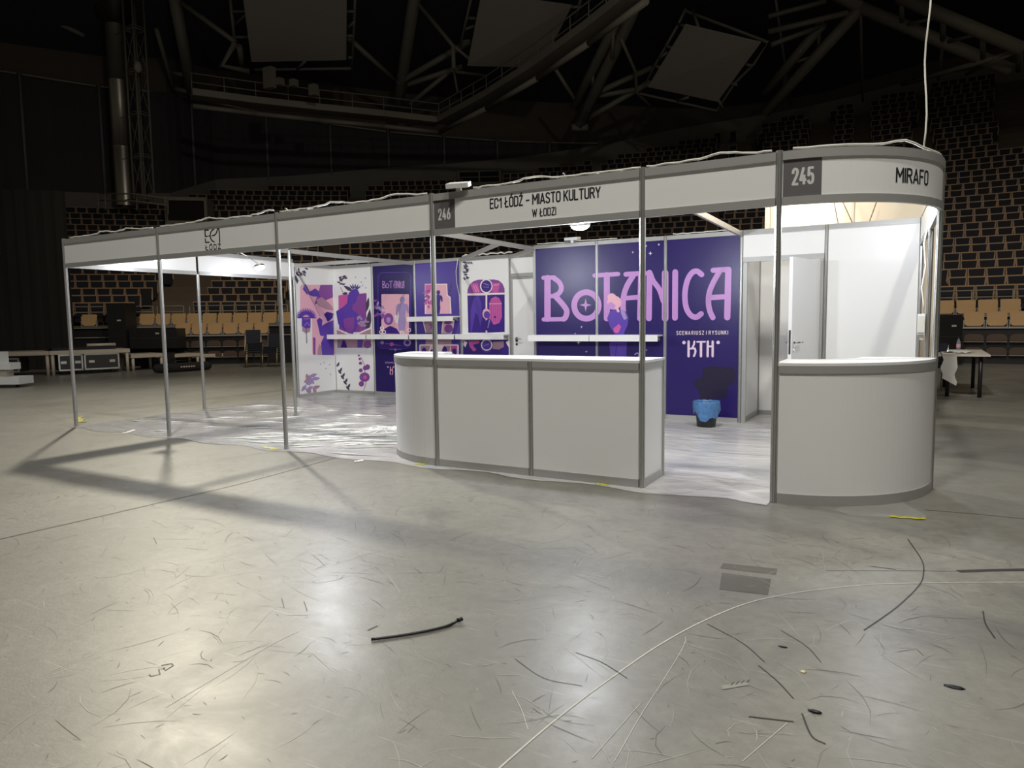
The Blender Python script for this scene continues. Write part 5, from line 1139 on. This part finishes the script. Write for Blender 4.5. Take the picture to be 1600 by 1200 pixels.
# long black bag
c0, c1 = atz(244, 584), atz(334, 578); d = c1-c0; L_ = np.linalg.norm(d); d /= L_; n = np.array([-d[1], d[0], 0])
t = thing('equipment_bag', 'long black padded bag lying on the floor in front of the low decks', 'bag', (c0+c1)/2)
mb = MB(); mb.tube([c0+n*.15+d*s_*L_+np.array([0, 0, .135]) for s_ in (0, .03, .1, .5, .9, .97, 1)], [.06, .11, .13, .135, .13, .11, .06], 14); mb.build('body', M_blackcloth, t)
p = c0+d*L_*.42+n*.012+np.array([0, 0, .13]); mb = MB()
for k in range(6): mb.hexa([p+d*(x+k*.075)+n*y+np.array([0, 0, z]) for z in (0, .04) for x, y in ((0, 0), (.05, 0), (.05, .01), (0, .01))])
mb.build('mark', M_baffle, t)
mb = MB(); mb.tube([c0+d*L_*.3+n*.15+np.array([0, 0, .26]), c0+d*L_*.4+n*.12+np.array([0, 0, .33]), c0+d*L_*.6+n*.12+np.array([0, 0, .33]), c0+d*L_*.7+n*.15+np.array([0, 0, .26])], .015, 6); mb.build('handle', M_black, t)
# dolly at the far left edge
o = atz(-6, 606); t = thing('cable_dolly', 'white stacked plastic dolly at the far left edge of the floor', 'dolly', o); d, n = np.array([.88, -.47, 0])*-1, np.array([.47, .88, 0])
d = np.array([RX[0], RX[1], 0]); d /= np.linalg.norm(d); n = np.array([-d[1], d[0], 0])
def ob(x0, x1, y0, y1, z0, z1): return MB().hexa([o+d*x+n*y+np.array([0, 0, z]) for z in (z0, z1) for x, y in ((x0, y0), (x1, y0), (x1, y1), (x0, y1))])
ob(-.3, .52, 0, .5, .07, .24).build('base', M_white, t); ob(-.3, .28, .1, .45, .40, .55).build('shelf', M_white, t); ob(-.2, .14, .15, .4, .24, .40).build('column', M_baffle, t); ob(-.3, .05, .1, .4, .55, .80).build('box', M_white, t)
for x in (-.2, .42): MB().tube([o+d*(x-.02)+n*.1+np.array([0, 0, .04]), o+d*(x+.02)+n*.1+np.array([0, 0, .04])], .04, 10).build('castor', M_black, t)
# stacking chairs
def chair_parts():
    s = MB().box(-.22, -.22, .43, .22, .22, .47); bkp = MB(); bkp.hexa([(-.21, .2, .52), (.21, .2, .52), (.21, .23, .52), (-.21, .23, .52), (-.21, .25, .86), (.21, .25, .86), (.21, .28, .86), (-.21, .28, .86)])
    fr = MB()
    for sx in (-.23, .23): fr.tube([(sx, -.23, 0), (sx, -.21, .42), (sx, .2, .42)], .013, 6); fr.tube([(sx, .24, 0), (sx, .2, .42), (sx, .27, .84)], .013, 6)
    return [mesh_of(s, 'seat', [M_navycloth]), mesh_of(bkp, 'backrest', [M_navycloth]), mesh_of(fr, 'frame', [mat('chair_frame', (.30, .24, .16), .35, .6)])]
CH = chair_parts(); chrome_fr = CH[2].copy(); chrome_fr.materials.clear(); chrome_fr.materials.append(M_chrome)
def chair(p, rz, lab, group=None, frame=None, parts=None):
    t = thing('stacking_chair', lab, 'chair', p, group); t.rotation_euler = (0, 0, rz)
    for nm, me in zip(('seat', 'backrest', 'frame'), (CH[0], CH[1], frame or CH[2])):
        o = bpy.data.objects.new(nm, me); COL.objects.link(o); o.parent = t
    return t
c = atz(397, 574); N1 = ['bottom', 'second', 'third', 'fourth', 'fifth', 'top']
for k in range(6): chair(c+np.array([0, .01*k, .062*k]), .95, f'dark blue stacking chair, {N1[k]} one of the taller stack' if k in (0, 5) else f'dark blue stacking chair, {N1[k]} from the bottom of the taller stack', 'taller stack of dark blue chairs')
c = atz(426, 573.5); N2 = ['bottom', 'second', 'third', 'top']
for k in range(4): chair(c+np.array([0, .01*k, .06*k]), .45, f'dark blue stacking chair, {N2[k]} one of the shorter stack by the third post' if k in (0, 3) else f'dark blue stacking chair, {N2[k]} from the bottom of the shorter stack', 'shorter stack of dark blue chairs')
# ------------------------------------------------------------------ right: tables, chair, bottle
def table(x0, y0, x1, y1, h, lab):
    t = thing('folding_table', lab, 'table', ((x0+x1)/2, (y0+y1)/2, 0), 'white tables right of the booth'); MB().box(x0, y0, h-.03, x1, y1, h).build('tabletop', M_tabletop, t)
    for x in (x0+.09, x1-.12):
        for y in (y0+.12, y1-.12): MB().tube([(x, y, 0), (x, y, h-.03)], .03, 8).build('leg', M_black, t)
table(4.22, 8.25, 4.88, 10.25, .70, 'white table with dark legs, the longer one reaching furthest right'); table(3.1, 8.0, 4.20, 8.72, .71, 'white table half hidden behind the curved counter')
b0 = np.array([4.50, 9.75, .70]); t = thing('water_bottle', 'small clear water bottle standing on the white tables', 'bottle', b0)
MB().lathe(b0, [(0, 0), (.032, .0), (.034, .02), (.034, .13), (.03, .16), (.014, .20), (.013, .22), (0, .22)], 16).build('body', mat('bottle_plastic', (.20, .24, .30), .15, spec=.8), t); MB().lathe(b0, [(.0152, .215), (.0152, .24), (0, .24)], 12).build('cap', M_navycloth, t); MB().lathe(b0, [(.0352, .06), (.0352, .12)], 16).build('label', M_pink, t)
for k, (x, y, z, w, l, rz, lab) in enumerate(((4.40, 9.2, .70, .5, .7, .2, 'large sheet of white paper spread on the far table'), (4.52, 8.75, .70, .21, .30, -.4, 'small white paper sheet on the table near the bottle'), (3.95, 8.35, .71, .3, .42, .5, 'white paper on the nearer table behind the counter'))):
    cs_, sn = math.cos(rz), math.sin(rz); V = []
    for j in range(5):
        for i in range(5):
            a, b_ = (i/4-.5)*w, (j/4-.5)*l; V.append((x+a*cs_-b_*sn, y+a*sn+b_*cs_, z+.004+.02*abs(math.sin(i*1.3+j*.9+k))))
    tag(MB().add(V, [(j*5+i, j*5+i+1, j*5+i+6, j*5+i+5) for j in range(4) for i in range(4)]).build('paper_sheet', M_paper), lab, 'paper', 'papers on the white tables')
tag(MB().box(3.62, 8.5, .71, 3.95, 8.7, .86).build('laptop_bag', M_black), 'small black case on the nearer white table', 'case')
ch = chair((4.05, 9.15, 0), 3.3, 'chrome-legged chair pushed under the white tables', frame=chrome_fr)
cl = MB(); V = []; rnd = random.Random(4)
for j in range(7):
    for i in range(5): V.append((4.22+.05*i+.02*math.sin(j*1.5), 8.22-.012*math.sin(i*2+j), (.675-.06*j-(.03*i if j else 0))))
cl.add(V, [(j*5+i, j*5+i+1, j*5+i+6, j*5+i+5) for j in range(6) for i in range(4)], True)
tag(cl.build('hanging_cloth', M_paper), 'crumpled pale cloth hanging from the front of the white table', 'cloth')
chair(atz(1606, 567), -.2, 'dark chair with chrome legs at the right edge below the plywood seats', frame=chrome_fr)
